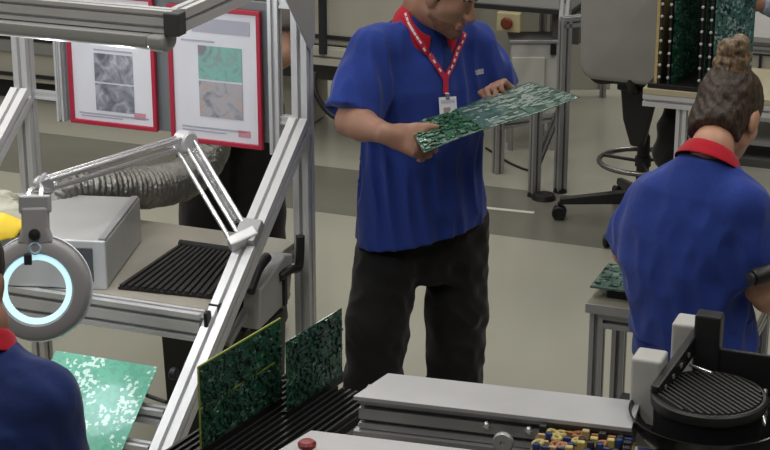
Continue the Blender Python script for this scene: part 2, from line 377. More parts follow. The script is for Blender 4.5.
    if hairkind == 'short':
        S.ell(P(0, -.018, .040), (.082, .102, .104), HR, .01); S.ell(P(0, -.055, -.02), (.068, .055, .07), HR, .02)
        S.cut(P(0, .052, .05), HR@Vector((0, 1, -.55))); S.cut(P(0, 0, .0), HR@Vector((0, -.5, -1))); S.folds(.003, seed, (40, 40, 30))
        S.cut_local(P(.075, .012, -.02), HR@Vector((0, 1, -.2)), .075); S.cut_local(P(-.075, .012, -.02), HR@Vector((0, 1, -.2)), .075)
        S.mesh('hair', hair, rt)
    else:
        S.ell(P(0, -.016, .036), (.086, .107, .105), HR, .02); S.ell(P(0, -.056, -.050), (.070, .052, .078), HR, .03)
        S.cap(P(0, -.05, .07), P(0, -.08, .11), .055, .035, .03); q = J['neck'].lerp(J['head']+HR@Vector((0, -.025, -.05)), .55); S.cap(P(0, -.045, -.03), q, .068, neck_r*1.14, .03); qn = J['neck']-J['head']-HR@Vector((0, -.025, -.05))
        S.cut(P(0, .058, .05), HR@Vector((0, 1, -.75))); S.cut(q, qn); S.folds(.004, seed, (34, 16, 34))
        for a in (-1, 1): S.cut_local(P(a*.085, .030, -.03), HR@Vector((0, 1, -.4)), .06)
        S.mesh('hair', hair, rt)
        S = SDF(np.array(P(0, -.085, .13))-.15, np.array(P(0, -.085, .13))+.15, .0035); c = P(.004, -.085, .125); x = HR@Vector((1, 0, 0)); zz = HR@Vector((0, -.5, 1)).normalized(); yy = zz.cross(x)
        pts = []; a_r = .021
        for i in range(26):
            a = i/25*4.2*math.pi; rr = .020-.005*math.sin(a*1.5); pts.append((c+(x*math.cos(a)+yy*math.sin(a))*rr+zz*(-.035+.085*i/25), a_r*(1-.2*i/25)))
        S.chain(pts, .016); S.cap(c-zz*.07, c, .042, .026, .03); S.folds(.005, seed+4, (34, 34, 34)); S.mesh('hair_bun', HAIRT, rt)
    # --- shirt
    S = SDF(lo, hi, h)
    for sd in 'RL':
        e = J['sh'+sd].lerp(J['el'+sd], sleeve)
        if long_sleeve:
            S.chain([(J['sh'+sd], sl_r[0]*k), (J['el'+sd], sl_r[1]*.8*k), (J['wr'+sd], sl_r[1]*.6*k)], .035)
        else:
            S.chain([(J['sh'+sd], sl_r[0]*k), (J['sh'+sd].lerp(J['el'+sd], .5), (sl_r[0]*.55+sl_r[1]*.45)*k), (e, sl_r[1]*k)], .04)
    for sd in 'RL':
        d = (J['el'+sd]-J['sh'+sd]).normalized(); e = J['sh'+sd].lerp(J['el'+sd], sleeve)
        if long_sleeve:
            d = (J['wr'+sd]-J['el'+sd]).normalized(); e = J['wr'+sd]-d*.01
        S.cut_local(e+d*.045, d, .125) if False else S.cut_local(e, d, .115)
    S.loft(lev, yaw, .04)
    for sd in 'RL': S.cap(J['neck']-ZZ*.055, J['sh'+sd]+ZZ*.012, .058*k, .058*k, .04)
    S.folds(fold, seed, (13, 13, 6))
    if hem is not None: S.cut((base.x, base.y, hem), hem_n)
    S.mesh('shirt', shirt, rt)
    if trousers:
        lo2 = lo.copy(); hi2 = hi.copy(); hi2[2] = max(J['hipR'].z, J['hipL'].z)+.25
        S = SDF(lo2, hi2, h); zt = (hem if hem is not None else J['hipR'].z)+.09; zmin = min(l[0] for l in lev)
        S.loft([(min(J['hipR'].z, J['hipL'].z)-crotch, *(lambda p: (p.x, p.y))((J['hipR']+J['hipL'])/2), .178*k, .128*k), (zt+.05, *(lambda p: (p.x, p.y))((J['hipR']+J['hipL'])/2), .175*k, .125*k)], yaw, .04)
        for sd in 'RL':
            S.chain([(J['hip'+sd], thigh[0]*1.07*k), (J['kn'+sd], (thigh[1]*1.08+leg_flare*.3)*k), (J['an'+sd]-ZZ*.01, (thigh[2]+leg_flare)*k)], .025)
        S.folds(fold*.9, seed+9, (9, 9, 7)); S.cut((0, 0, zt), (0, 0, 1))
        for sd in 'RL': S.cut_local(J['an'+sd]-ZZ*.045, (0, 0, -1), .14)
        S.mesh('trousers', trousers, rt)
    for sd in 'RL':
        a = J['an'+sd]; S = SDF(np.array(a)-.3, np.array(a)+.3, .008); S.cap(a-ZZ*.045-f*.03, a+f*.14-ZZ*.055, .046, .042, .02); S.cap(a-ZZ*.05, a+ZZ*.02, .05, .045, .02)
        if a.z < .2: S.cut((0, 0, .002), (0, 0, -1))
        else: S.cut(a-ZZ*.088, (0, 0, -1))
        S.mesh('shoe', BLK, rt)
    if collar: J['rt'] = rt
    return rt
def collar_band(rt, center, axis, front, r_in, height, m, flare=.018, gap=38, n=40, squash=.85):
    # a folded polo collar: stands up round the neck and falls outward, open at the front
    ax = Vector(axis).normalized(); fr = (Vector(front)-ax*Vector(front).dot(ax)).normalized(); sd = ax.cross(fr); mb = MB(); vs = []
    prof = [(0, 0), (-.004, height*.7), (.004, height*.98), (.012, height*.9), (flare, height*.3), (flare+.012, -height*.35)]
    for i in range(n+1):
        a = math.radians(gap)+(2*math.pi-2*math.radians(gap))*i/n; e = abs(i/n-.5)*2
        d = fr*math.cos(a)*squash+sd*math.sin(a)
        for o, hh in prof:
            ex = 1+.55*max(0, e-.75)*4*(1 if hh < height*.5 and o > .01 else 0)
            vs.append(Vector(center)+d*(r_in+o)+ax*(hh*ex if hh < 0 else hh)-ax*.028*max(0, math.cos(a))+ax*.018*max(0, -math.cos(a)))
    m_ = len(prof); fs = [(i*m_+j, (i+1)*m_+j, (i+1)*m_+j+1, i*m_+j+1) for i in range(n) for j in range(m_-1)]
    mb.add(vs, fs); return mb.build('collar', m, rt, smooth=True, solid=.004, subsurf=1)
# ------------------------------------------------------------------ setting
def floor_mat():
    m = bpy.data.materials.new('glossy epoxy floor'); m.use_nodes = True; nt = m.node_tree; b = nt.nodes['Principled BSDF']; L = nt.links.new
    tc = nt.nodes.new('ShaderNodeTexCoord'); n = nt.nodes.new('ShaderNodeTexNoise'); n.inputs['Scale'].default_value = .8; n.inputs['Detail'].default_value = 6
    r = nt.nodes.new('ShaderNodeValToRGB'); r.color_ramp.elements[0].position = .3; r.color_ramp.elements[1].position = .75
    r.color_ramp.elements[0].color = (.335, .332, .275, 1); r.color_ramp.elements[1].color = (.39, .385, .325, 1)
    n2 = nt.nodes.new('ShaderNodeTexNoise'); n2.inputs['Scale'].default_value = 5; n2.inputs['Detail'].default_value = 5
    r2 = nt.nodes.new('ShaderNodeValToRGB'); r2.color_ramp.elements[0].color = (.09,)*3+(1,); r2.color_ramp.elements[1].color = (.2,)*3+(1,)
    L(tc.outputs['Object'], n.inputs['Vector']); L(n.outputs['Fac'], r.inputs['Fac']); L(r.outputs['Color'], b.inputs['Base Color'])
    L(tc.outputs['Object'], n2.inputs['Vector']); L(n2.outputs['Fac'], r2.inputs['Fac']); L(r2.outputs['Color'], b.inputs['Roughness'])
    return m
struct(MB().box((0, 7, -.05), (16, 22, .1)).build('floor', floor_mat()))
WALLM = mat('pale wall paint', (.40, .39, .34), .7, var=.04, vscale=2)
struct(MB().box((0, 18.05, 2.6), (16, .1, 5.2)).build('wall_back', WALLM))
struct(MB().box((-8.05, 7, 2.6), (.1, 22, 5.2)).build('wall_left', WALLM))
struct(MB().box((8.05, 7, 2.6), (.1, 22, 5.2)).build('wall_right', WALLM))
struct(MB().box((0, 7, 5.25), (16.2, 22, .1)).build('ceiling', WALLM))
a, b = W(470, 206.5, 0), W(534, 213, 0); d = (b-a).normalized(); q = Vector((-d.y, d.x, 0))*.014
struct(MB().prism([a+q+ZZ*.001, b+q+ZZ*.001, b-q+ZZ*.001, a-q+ZZ*.001], ZZ*.0015).build('trim_1', mat('white floor marking', (.62, .60, .56), .4)))
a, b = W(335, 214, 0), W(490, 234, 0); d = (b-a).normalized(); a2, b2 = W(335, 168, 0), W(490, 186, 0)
strip_m = mat('darker grey floor strip', (.165, .160, .135), .16, var=.08, vscale=2)  # long strip of darker grey laid over the floor
struct(MB().prism([a-d*4+ZZ*.0004, b+d*3+ZZ*.0004, b2+d*3+ZZ*.0004, a2-d*4+ZZ*.0004], ZZ*.0006).build('trim_2', strip_m))
def cable(name, label, pts, r, m, cat='cable'):
    P = []; pts = [Vector(p) for p in pts]
    for i in range(len(pts)-1):
        p0, p1, p2, p3 = pts[max(i-1, 0)], pts[i], pts[i+1], pts[min(i+2, len(pts)-1)]
        for k in range(6):
            t = k/6; P.append(.5*((2*p1)+(p2-p0)*t+(2*p0-5*p1+4*p2-p3)*t*t+(3*p1-p0-3*p2+p3)*t**3))
    P.append(pts[-1])
    return P if name is None else tag(MB().rings([(p, r) for p in P], 8).build(name, m, smooth=True), label, cat)
spline = lambda pts: cable(None, '', pts, 0, None)
# ------------------------------------------------------------------ sloped assembly bench on the left
P1 = V(303, 125, 5.55); P1.z = 0; P1w = P1.copy()
B = lambda s, t, z: P1w+U*s+VV*t+ZZ*z
bench = root('assembly_bench', B(-.5, -.4, 0), 'aluminium profile assembly bench with sloping sides and a canopy rail', 'workbench')
TOPZ = 1.70; sl = Vector(VV*-1.0-ZZ*.72)
for s in (0, -1.0):
    mb = MB().profile(B(s, 0, 0), B(s, 0, TOPZ+.04), .052, .052, VV); mb.build('post', ALU, bench)
    MB().profile(B(s, 0, 1.22)+sl*.02, B(s, 0, 1.22)+sl*1.17, .062, .062, ZZ).build('sloping_rail', ALU, bench)
    MB().profile(B(s, -1.15, 0), B(s, -1.15, .36), .05, .05, VV).build('front_leg', ALU, bench)
MB().profile(B(-1.25, -.82, TOPZ), B(.0, -.82, TOPZ), .045, .06, ZZ, (1, 2), .009, .012).build('canopy_rail', ALU, bench)
for s in (-.0, -1.0):
    MB().profile(B(s, -.80, TOPZ), B(s, .02, TOPZ), .045, .06, ZZ, (1, 1)).build('canopy_side_rail', ALU, bench)
MB().box(B(.008, -.835, TOPZ-.002), (.046, .046, .062), RU).build('corner_bracket', mat('dark grey bracket', (.06, .06, .06), .5), bench, bevel=.004)
MB().prism([B(.028, -.24, TOPZ), B(.028, .026, TOPZ), B(.028, .026, 1.46), B(.028, -.01, 1.44)], U*.006).build('gusset_plate', GREYP, bench, bevel=.002)
MB().profile(B(-1.0, -.65, .765), B(-.035, -.65, .765), .05, .085, ZZ, (1, 2)).build('front_rail', ALU, bench)
MB().profile(B(-1.0, .0, .765), B(-.026, .0, .765), .045, .045, ZZ).build('rear_rail', ALU, bench)
MB().box(B(-.516, -.31, .8), (.97, .64, .02), RU).build('worktop', BEIGE, bench, bevel=.003)
MB().box(B(-.015, -.66, .79), (.012, .03, .05), RU).box(B(-.02, -.60, .80), (.03, .03, .04), RU).build('rail_joint', BLK, bench, bevel=.003)
for t, z in ((-.86, .565), (-.955, .497)):
    mb = MB().profile(B(-1.0, t, z), B(-.045, t, z), .04, .045, ZZ); mb.build('support_rail', ALU, bench)
    MB().box(B(-.04, t, z), (.02, .055, .06), RU).build('end_bracket', BLK, bench, bevel=.004)
cy = B(-.04, -.775, .66)
MB().lathe(cy-U*.04, U, [(.0, 0), (.014, 0), (.018, .005), (.018, .018), (.0, .02)], 16).build('clamp_knob', BLK, bench, smooth='auto')
MB().cyl(B(-.04, -.88, .62), B(-.2, -.80, .60), .006).build('lock_lever', BLK, bench)
# sign carrier between the posts
carrier = root('sheet_holder', B(-.5, .0, 1.1), 'grey panel with aluminium edges carrying the two red framed sheets', 'panel')
MB().box(B(-.485, .03, 1.345), (.745, .012, .45), RU).build('back_panel', mat('blue grey panel', (.17, .19, .20), .5), carrier)
MB().profile(B(-.098, .015, 1.09), B(-.098, .015, 1.64), .034, .034, VV).build('edge_profile', ALU, carrier)
MB().profile(B(-.872, .015, 1.12), B(-.872, .015, 1.64), .026, .03, VV).build('edge_profile', ALU, carrier)
for z in (1.575, 1.205):
    MB().profile(B(-.081, .015, z), B(-.026, .015, z), .02, .028, ZZ).build('link_bar', ALU, carrier)
for z in (1.55, 1.20): MB().profile(B(-.974, .015, z), B(-.885, .015, z), .02, .028, ZZ).build('link_bar', ALU, carrier)
MB().box(B(-.60, .010, 1.605), (.30, .02, .07), RU).build('header_strip', mat('maroon header strip', (.13, .02, .045), .5), carrier)
def blotch(name, cols, scale):
    m = bpy.data.materials.new(name); m.use_nodes = True; nt = m.node_tree; b = nt.nodes['Principled BSDF']; L = nt.links.new
    tc = nt.nodes.new('ShaderNodeTexCoord'); n = nt.nodes.new('ShaderNodeTexNoise'); n.inputs['Scale'].default_value = scale; n.inputs['Detail'].default_value = 3; n.inputs['Distortion'].default_value = 1.5
    r = nt.nodes.new('ShaderNodeValToRGB'); e = r.color_ramp.elements
    for i, c in enumerate(cols):
        k = e[i] if i < 2 else e.new(1.); k.position = .30+.4*i/(len(cols)-1); k.color = (*c, 1)
    L(tc.outputs['Object'], n.inputs['Vector']); L(n.outputs['Fac'], r.inputs['Fac']); L(r.outputs['Color'], b.inputs['Base Color']); b.inputs['Roughness'].default_value = .5
    return m
PICG = blotch('grey photo print', [(.12, .12, .15), (.26, .26, .31), (.60, .60, .66)], 17)
PICT = blotch('teal photo print', [(.24, .22, .27), (.22, .50, .44), (.30, .26, .30)], 13)
PICO = blotch('grey and orange photo print', [(.22, .22, .26), (.42, .42, .46), (.55, .30, .20)], 15)
INK = mat('pale grey ink', (.42, .42, .50), .6); INKR = mat('pale red stamp ink', (.60, .28, .33), .6)
def sheet(s0, s1, z0, z1, label, pics, lines):
    w = s1-s0; rt = root('framed_sheet', B((s0+s1)/2, .01, z0), label, 'framed sheet', 'instruction sheets above the bench'); y = .008; e = .014
    fr = MB()
    for a, b_, c, d_ in ((s0, s1, z0, z0+e), (s0, s1, z1-e, z1), (s0, s0+e, z0+e, z1-e), (s1-e, s1, z0+e, z1-e)):
        fr.box(B((a+b_)/2, y, (c+d_)/2), (b_-a, .016, d_-c), RU)
    fr.build('frame', RED, rt, bevel=.002)
    pg = MB().box(B((s0+s1)/2, y+.004, (z0+z1)/2), (w-2*e, .006, z1-z0-2*e), RU).build('page', WHITE, rt)
    yy = y-.0005
    for a, b_, c, d_, m in pics: MB().box(B(s0+a*w, yy, z0+(c+d_)/2*(z1-z0))+U*((b_-a)/2*w), ((b_-a)*w, .0012, (d_-c)*(z1-z0)), RU).build('photo_print', m, pg)
    for a, b_, c, hh in lines: MB().box(B(s0+(a+b_)/2*w, yy, z0+c*(z1-z0)), ((b_-a)*w, .001, hh), RU).build('printed_line', INK, pg)
    MB().box(B(s0+.80*w, yy, z0+.10*(z1-z0)), (.13*w, .001, .022), RU).build('stamp', INKR, pg)
sheet(-.835, -.515, 1.120, 1.56, 'left of two red framed sheets, one grey photo on white page', [(.30, .74, .335, .55, PICG), (.30, .74, .115, .322, PICG)], [(.1, .9, .085, .006), (.12, .6, .065, .004), (.2, .8, .80, .02), (.3, .74, .575, .006)])
sheet(-.465, -.142, 1.10, 1.545, 'right of two red framed sheets, showing a teal photo over a grey one', [(.32, .79, .475, .72, PICT), (.32, .79, .20, .462, PICO)], [(.12, .82, .115, .006), (.12, .6, .09, .004), (.26, .88, .865, .045), (.14, .5, .75, .006)])
# tube lamp under the canopy
lamp = root('tube_lamp', B(-.6, -.80, TOPZ-.1), 'long light grey tube lamp under the canopy rail', 'lamp')
mb = MB(); poly = []
for i in range(9):
    a = math.pi*i/8; poly.append((-.04*math.cos(a), -.005-.024*math.sin(a)))
poly = [(-.04, .016), *poly, (.04, .016)]
MB().prism([B(-1.25, -.83, TOPZ-.05)+VV*x+ZZ*z for x, z in poly], U*1.19).build('lamp_housing', mat('lamp housing grey', (.36, .36, .355), .5), lamp, smooth='auto', bevel=.003)
MB().prism([B(-.06, -.83, TOPZ-.05)+VV*x*1.08+ZZ*z*1.08 for x, z in poly], U*.05).build('end_cap', GREYP, lamp, smooth='auto', bevel=.008)
MB().box(B(-.66, -.80, TOPZ-.071), (1.05, .026, .010), RU).build('tube', mat('lit lamp tube', (.9, .9, .9), .5, emit=(.85, .92, 1.), es=4.), lamp, bevel=.004)
# fume extractor on the worktop
fr0 = W(107, 290, .81); bk0 = W(142, 241, .81); dy = (bk0-fr0); dep = dy.length; dy.normalize(); dx = Vector((dy.y, -dy.x, 0)); RB = axes(dx, dy)
E_ = lambda a, b_, c: fr0+dx*a+dy*b_+ZZ*c
ext = root('fume_extractor', E_(-.2, dep/2, 0), 'grey metal extractor box with pale front standing on the bench', 'extractor box')
MB().box(E_(-.22, dep/2+.008, .075), (.44, dep-.016, .146), RB).build('casing', GREYP, ext, bevel=.006)
MB().box(E_(-.22, .005, .076), (.44, .012, .152), RB).build('front_panel', mat('pale grey panel', (.60, .62, .64), .45), ext, bevel=.003)
MB().box(E_(-.07, -.002, .078), (.065, .006, .105), RB).build('filter_grille', mat('dark filter mesh', (.10, .11, .13), .6, bump=.5, bscale=250), ext, bevel=.002)
MB().box(E_(-.012, dep/2, .153), (.02, dep-.03, .006), RB).build('top_seam', ALUD, ext)
# silver duct
dp = spline([V(55, 214, 5.56), V(58, 199, 5.58), V(75, 188, 5.62), V(110, 188, 5.7), V(150, 187, 5.82), V(185, 178, 6.0), V(207, 155, 6.2), V(214, 120, 6.35), V(216, 60, 6.4)])
FOIL = mat('crinkled silver foil', (.20, .195, .18), .3, .8, bump=.7, bscale=70)
pr = []; acc = 0
for i in range(len(dp)-1):
    n = max(2, int((dp[i+1]-dp[i]).length/.004))
    for k in range(n):
        p = dp[i].lerp(dp[i+1], k/n); acc += (dp[i+1]-dp[i]).length/n; rr = (.046 if i < 12 else .046+.022*min(1, (i-12)/5))
        pr.append((p, rr+.0045*math.sin(acc*2*math.pi/.019)+random.uniform(-.002, .002)))
tag(MB().rings(pr, 26).build('flexible_duct', FOIL, smooth=True), 'silver corrugated hose rising from the extractor box', 'hose')
# crumpled bag
S = SDF(V(20, 215, 5.35)-Vector((.3, .3, .15)), V(20, 215, 5.35)+Vector((.3, .3, .2)), .007); c = E_(-.35, .10, .168)
S.ell(c, (.085, .14, .028), RB, .02); S.ell(c+Vector((-.03, .1, .015)), (.05, .06, .035), RB, .03); S.folds(.02, 5, (14, 14, 14)); S.cut(E_(0, 0, .154), (0, 0, -1))
bag = root('plastic_bag', E_(-.35, .10, .153), 'crumpled clear bag with yellow label on top of the extractor box', 'bag')
S.mesh('bag_film', mat('milky crumpled plastic film', (.34, .33, .26), .25, bump=.4, bscale=40), bag)
S = SDF(c-Vector((.2, .3, .15)), c+Vector((.2, .3, .15)), .006); S.ell(c, (.089, .144, .031), RB, .02); S.folds(.02, 5, (14, 14, 14)); lc = W(14, 229, .985)
S.cut(lc+Vector((.045, 0, 0)), (1, .2, 0)); S.cut(lc-Vector((.06, 0, 0)), (-1, .0, 0)); S.cut(lc+Vector((0, .055, 0)), (0, 1, .2)); S.cut(E_(0, 0, .155), (0, 0, -1)); S.mesh('label', mat('yellow sticker', (.72, .50, .03), .5), bag)
# ribbed mat
q = [W(118, 289, .812), W(212, 299, .812), W(243, 256, .812), W(180, 247, .812)]
mt = MB().prism(q, ZZ*.006); n = 13
for i in range(n):
    t = (i+.5)/n; a = q[0].lerp(q[1], t); b_ = q[3].lerp(q[2], t); w = (q[1]-q[0])/n*.27; mt.prism([a-w+ZZ*.006, a+w+ZZ*.006, b_+w*.8+ZZ*.006, b_-w*.8+ZZ*.006], ZZ*.009)
mt.cyl(q[3]+ZZ*.012, q[2]+ZZ*.012, .013); tag(mt.build('ribbed_mat', BLKR), 'black ribbed rubber mat lying on the bench worktop', 'mat')
# control box on the right post
cb = root('control_box', B(.0, -.2, .78), 'grey box with black lever clamped beside the bench post', 'control box')
cc = W(276, 290, .80); cc = B(-.02, -.27, .72)
MB().prism([cc+VV*a+ZZ*z-U*.03 for a, z in ((-.10, -.07), (.13, -.05), (.16, .09), (.10, .105), (-.08, .055))], U*.06).build('box_body', GREYP, cb, bevel=.006)
MB().box(cc+VV*.08+ZZ*-.0+U*.033, (.012, .02, .10), RU).build('slot_plate', BLK, cb)
MB().box(cc+VV*.02+ZZ*-.085, (.05, .15, .03), RU).build('foot_pad', BLK, cb, bevel=.004)
MB().rings([(p, .014) for p in spline([cc+VV*.05+ZZ*.05+U*.03, cc+VV*.10+ZZ*.06+U*.045, cc+VV*.15+ZZ*.05+U*.05, cc+VV*.165+ZZ*.09+U*.05, cc+VV*.17+ZZ*.15+U*.05])], 12).build('lever', BLK, cb, smooth=True)
MB().rings([(p, .016) for p in spline([cc-VV*.10+ZZ*.05, cc-VV*.04+ZZ*.10, cc+VV*.03+ZZ*.12])], 12).build('cable_stub', BLK, cb, smooth=True)
MB().profile(cc-VV*.22-ZZ*.075-U*.02, cc-VV*.05-ZZ*.0-U*.02, .02, .02).build('arm', ALUD, cb)
# black bin under the bench
bn = root('waste_bin', B(-.16, -.1, 0), 'black plastic bin under the right end of the bench', 'bin')
bp = [B(-.35, -.29, 0), B(-.09, -.29, 0), B(-.09, .0, 0), B(-.35, .0, 0)]; bc = sum(bp, Vector())/4; tp = [bc+(p-bc)*1.12+ZZ*.62 for p in bp]
MB().add(bp+tp+[bc+(p-bc)*.9+ZZ*.02 for p in bp]+[bc+(p-bc)*1.03+ZZ*.62 for p in bp], [(3, 2, 1, 0)]+[(i, (i+1) % 4, 4+(i+1) % 4, 4+i) for i in range(4)]+[(4+i, 4+(i+1) % 4, 12+(i+1) % 4, 12+i) for i in range(4)]+[(12+i, 12+(i+1) % 4, 8+(i+1) % 4, 8+i) for i in range(4)]+[(8, 9, 10, 11)]).build('bucket', BLK, bn, bevel=.006)
rim = MB()
for i in range(4): rim.cyl(tp[i], tp[(i+1) % 4], .014, n=10)
rim.build('rim', BLK, bn)
# ------------------------------------------------------------------ magnifier lamp
mg = root('magnifier_lamp', B(-.01, -.21, 1.1), 'grey magnifier lamp with lit ring on a spring arm', 'magnifier lamp')
hc = V(37, 289, 4.72); look = (Vector((0, 0, CAM_H))-hc).normalized(); hn = (look+Vector((-.13, 0, -.08))).normalized()
HOUS = mat('warm grey lamp plastic', (.27, .26, .265), .4)
MB().lathe(hc, hn, [(.097, .012), (.102, .019), (.130, .019), (.140, .012), (.144, -.005), (.140, -.028), (.115, -.038), (.095, -.038), (.092, -.03), (.093, .0)], 64, closed=True).build('ring_housing', HOUS, mg, smooth='auto', angle=50)
MB().lathe(hc, hn, [(.1475, -.028), (.149, -.033), (.146, -.038), (.128, -.040), (.128, -.0385), (.142, -.034)], 64, closed=True).build('rim_band', mat('white rim plastic', (.8, .8, .84), .3), mg, smooth='auto')
MB().lathe(hc, hn, [(.080, .009), (.080, -.008), (.096, -.008), (.096, .011)], 64, closed=True).build('ring_tube', mat('lit ring tube', (.7, .95, 1.), .4, emit=(.55, .88, 1.), es=.8), mg, smooth='auto')
MB().lathe(hc, hn, [(.0005, .004), (.03, .0032), (.06, .0012), (.081, -.001), (.081, -.004), (.06, -.006), (.03, -.008), (.0005, -.0085)], 48).build('lens', mat('lens glass', (1, 1, 1), .02, trans=1., ior=1.08), mg, smooth='auto')
upv = (ZZ-hn*hn.z).normalized(); sdv = hn.cross(upv); RH = Matrix((sdv, upv, hn)).transposed()
H_ = lambda a, b_, c: hc+sdv*a+upv*b_+hn*c
nk = [(-.05, .125), (-.036, .165), (-.036, .225), (.036, .225), (.036, .165), (.05, .125), (.0, .115)]
MB().prism([H_(a, b_, -.03) for a, b_ in nk], hn*.05).build('neck', HOUS, mg, bevel=.008)
MB().lathe(H_(0, .150, .022), hn, [(0, 0), (.0, 0), (.016, 0), (.015, .012), (0, .014)], 20).build('knob', BLK, mg, smooth='auto')
MB().lathe(H_(.0, .112, .016), hn, [(.009, .002), (.014, .006), (.018, .004), (.018, 0), (.009, 0)], 24).build('switch', mat('pale blue switch', (.35, .5, .6), .3), mg, smooth='auto')
MB().box(H_(.02, .082, .018), (.022, .03, .008), RH).build('ring_clip', BLK, mg, bevel=.003)
MB().box(H_(0, .232, -.006), (.085, .05, .045), RH).build('swivel_block', ALUD, mg, bevel=.006)
tip = V(43, 186, 4.98); elb = V(185, 142, 5.42); bas = B(-.01, -.43, .965)
MB().rings([(p, .008) for p in spline([H_(-.012, .23, .0), H_(-.016, .27, -.03), V(39, 183, 4.9), V(45, 175, 5.0), tip])], 10).build('yoke_rod', STEEL, mg, smooth=True)
MB().rings([(p, .008) for p in spline([H_(.016, .23, .0), H_(.016, .27, -.05), V(52, 190, 5.0), V(56, 180, 5.05)])], 10).build('yoke_rod', STEEL, mg, smooth=True)
ad = (elb-tip).normalized(); an = ad.cross(ZZ).normalized(); au = an.cross(ad)
for o, w in ((0, -.012), (0, .012)):
    MB().cyl(tip+an*w+au*.016, elb+an*w+au*.016, .008, n=12).build('upper_arm_rod', STEEL, mg, smooth='auto')
MB().cyl(tip-au*.016+ad*.03, elb-au*.016, .008, n=12).build('upper_arm_rod', STEEL, mg, smooth='auto')
MB().lathe(elb-an*.025, an, [(0, 0), (.03, 0), (.036, .006), (.036, .044), (.03, .05), (0, .05)], 28).build('elbow_joint', ALU, mg, smooth='auto')
MB().lathe(tip-an*.02, an, [(0, 0), (.024, 0), (.028, .006), (.028, .034), (.024, .04), (0, .04)], 24).build('tip_joint', ALUD, mg, smooth='auto')
ld = (bas-elb).normalized(); lx = Vector((1, 0, 0)); lx = (lx-ld*lx.dot(ld)).normalized()
for w in (-.034, -.004, .026):
    MB().cyl(elb+lx*w, bas+lx*w, .0072, n=12).build('lower_arm_rod', STEEL, mg, smooth='auto')
sp = []
for i in range(280):
    t = i/279; a = t*2*math.pi*40; p = elb.lerp(bas, .10+.75*t)+lx*.012; o2 = ld.cross(lx); sp.append((p+lx*math.cos(a)*.009+o2*math.sin(a)*.009, .0016))
MB().rings(sp, 5).build('spring', STEEL, mg, smooth=True)
MB().box(bas+ld*.005, (.09, .035, .05), axes(lx, ld)).build('base_bracket', ALU, mg, bevel=.006)
bq = axes(U, sl)
MB().box(B(0, -.405, .976), (.07, .08, .035), bq).build('base_clamp', ALUD, mg, bevel=.005)
# ------------------------------------------------------------------ circuit boards
def components(o, e1, e2, n, L, Wd, cnt, rnd, hmax=.008, big=.03):
    mb = MB(); R = Matrix((e1, e2, n)).transposed()
    for _ in range(cnt):
        a, b_ = rnd.uniform(.02, .98)*L, rnd.uniform(.03, .97)*Wd; x, y = rnd.choice(((.006, .01), (.01, .006), (.014, .006), (.006, .016), (.008, .008), (big, .008), (.012, .014))); hh = rnd.uniform(.002, hmax)
        mb.box(o+e1*min(max(a, x/2), L-x/2)+e2*min(max(b_, y/2), Wd-y/2)+n*hh/2, (x, y, hh), R)
    return mb
def panel(name, label, cat, o, e1, e2, L, Wd, m, cnt=0, seed=1, group=None, edge=None, cm=None, side=1, th=.002, hmax=.008):
    rt = root(name, o+e1*L/2+e2*Wd/2, label, cat, group); e1 = e1.normalized(); e2 = e2.normalized(); n = e1.cross(e2); R = Matrix((e1, e2, n)).transposed()
    MB().box(o+e1*L/2+e2*Wd/2, (L, Wd, th), R).build('board', m, rt)
    if cnt:
        c = components(o+n*side*th/2, e1, e2, n*side, L, Wd, cnt, random.Random(seed), hmax).build('components', cm or PCB_DARK, rt); c['kind'] = 'stuff'
    if edge:
        mb = MB()
        for v in (0, .5, 1): mb.box(o+e1*L/2+e2*Wd*v+n*side*.0005, (L, .004, th*1.6), R)
        mb.box(o+e2*Wd/2, (.004, Wd, th*1.6), R); mb.build('breakaway_edge', edge, rt)
    return rt
CHIP = pcbmat('dark chip mix', (.03, .085, .06), (.33, .42, .36), .45, 160, dark=(.008, .01, .01))
# board lit by the magnifier, lying on the two support rails
sd_ = sl.normalized(); nrm = U.cross(sd_); nrm = nrm if nrm.z > 0 else -nrm
o = B(-.455, -.775, .672); e1 = U.copy()
panel('circuit_board', 'bright green tinned circuit board lying lit below the magnifier', 'circuit board', o, e1, sd_, .335, .40, PCB_LIT, 0, th=.002)
# rack with two boards standing on edge
bd = Vector((.50, .866, 0)); bs = Vector((.866, -.5, 0)); RR = axes(bs, bd)
rk0 = W(268, 432, .78)
rack = root('board_rack', rk0-ZZ*.03, 'black ribbed rack base holding upright green boards', 'rack')
K_ = lambda a, b_, c: rk0+bs*a+bd*b_+ZZ*c
MB().box(K_(0, 0, -.012), (.30, .62, .024), RR).build('rack_base', BLKR, rack, bevel=.003)
for i in range(15):
    MB().box(K_(-.14+.02*i, 0, .007), (.007, .60, .016), RR).build('rib', BLK, rack)
rs = root('rack_stand', rk0*1-ZZ*rk0.z, 'aluminium leg stand under the black board rack', 'stand')
MB().box(K_(0, 0, -.036), (.28, .58, .024), RR).build('stand_top', ALUD, rs)
for a in (-.11, .11):
    for b_ in (-.26, .26): MB().profile(K_(a, b_, -rk0.z), K_(a, b_, -.048), .04, .04, bd).build('leg', ALU, rs)
A0 = W(201, 451, .797); B0 = W(283, 412, .797)
panel('circuit_board', 'dark green circuit board with yellow edge, nearest one standing in the black rack', 'circuit board', A0, bd, ZZ, .36, .222, PCB_DARK, 260, 3, 'boards standing in the rack', PCB_EDGE, CHIP)
B0 = B0+bs*.012
panel('circuit_board', 'dark green circuit board, second one standing in the black rack', 'circuit board', B0, bd, ZZ, .27, .195, PCB_DARK, 220, 5, 'boards standing in the rack', None, CHIP)
MB().box(A0+bd*.17+ZZ*-.004, (.012, .36, .02), RR).build('board_slot', BLK, rack); MB().box(B0+bd*.13+ZZ*-.004, (.012, .27, .02), RR).build('board_slot', BLK, rack)
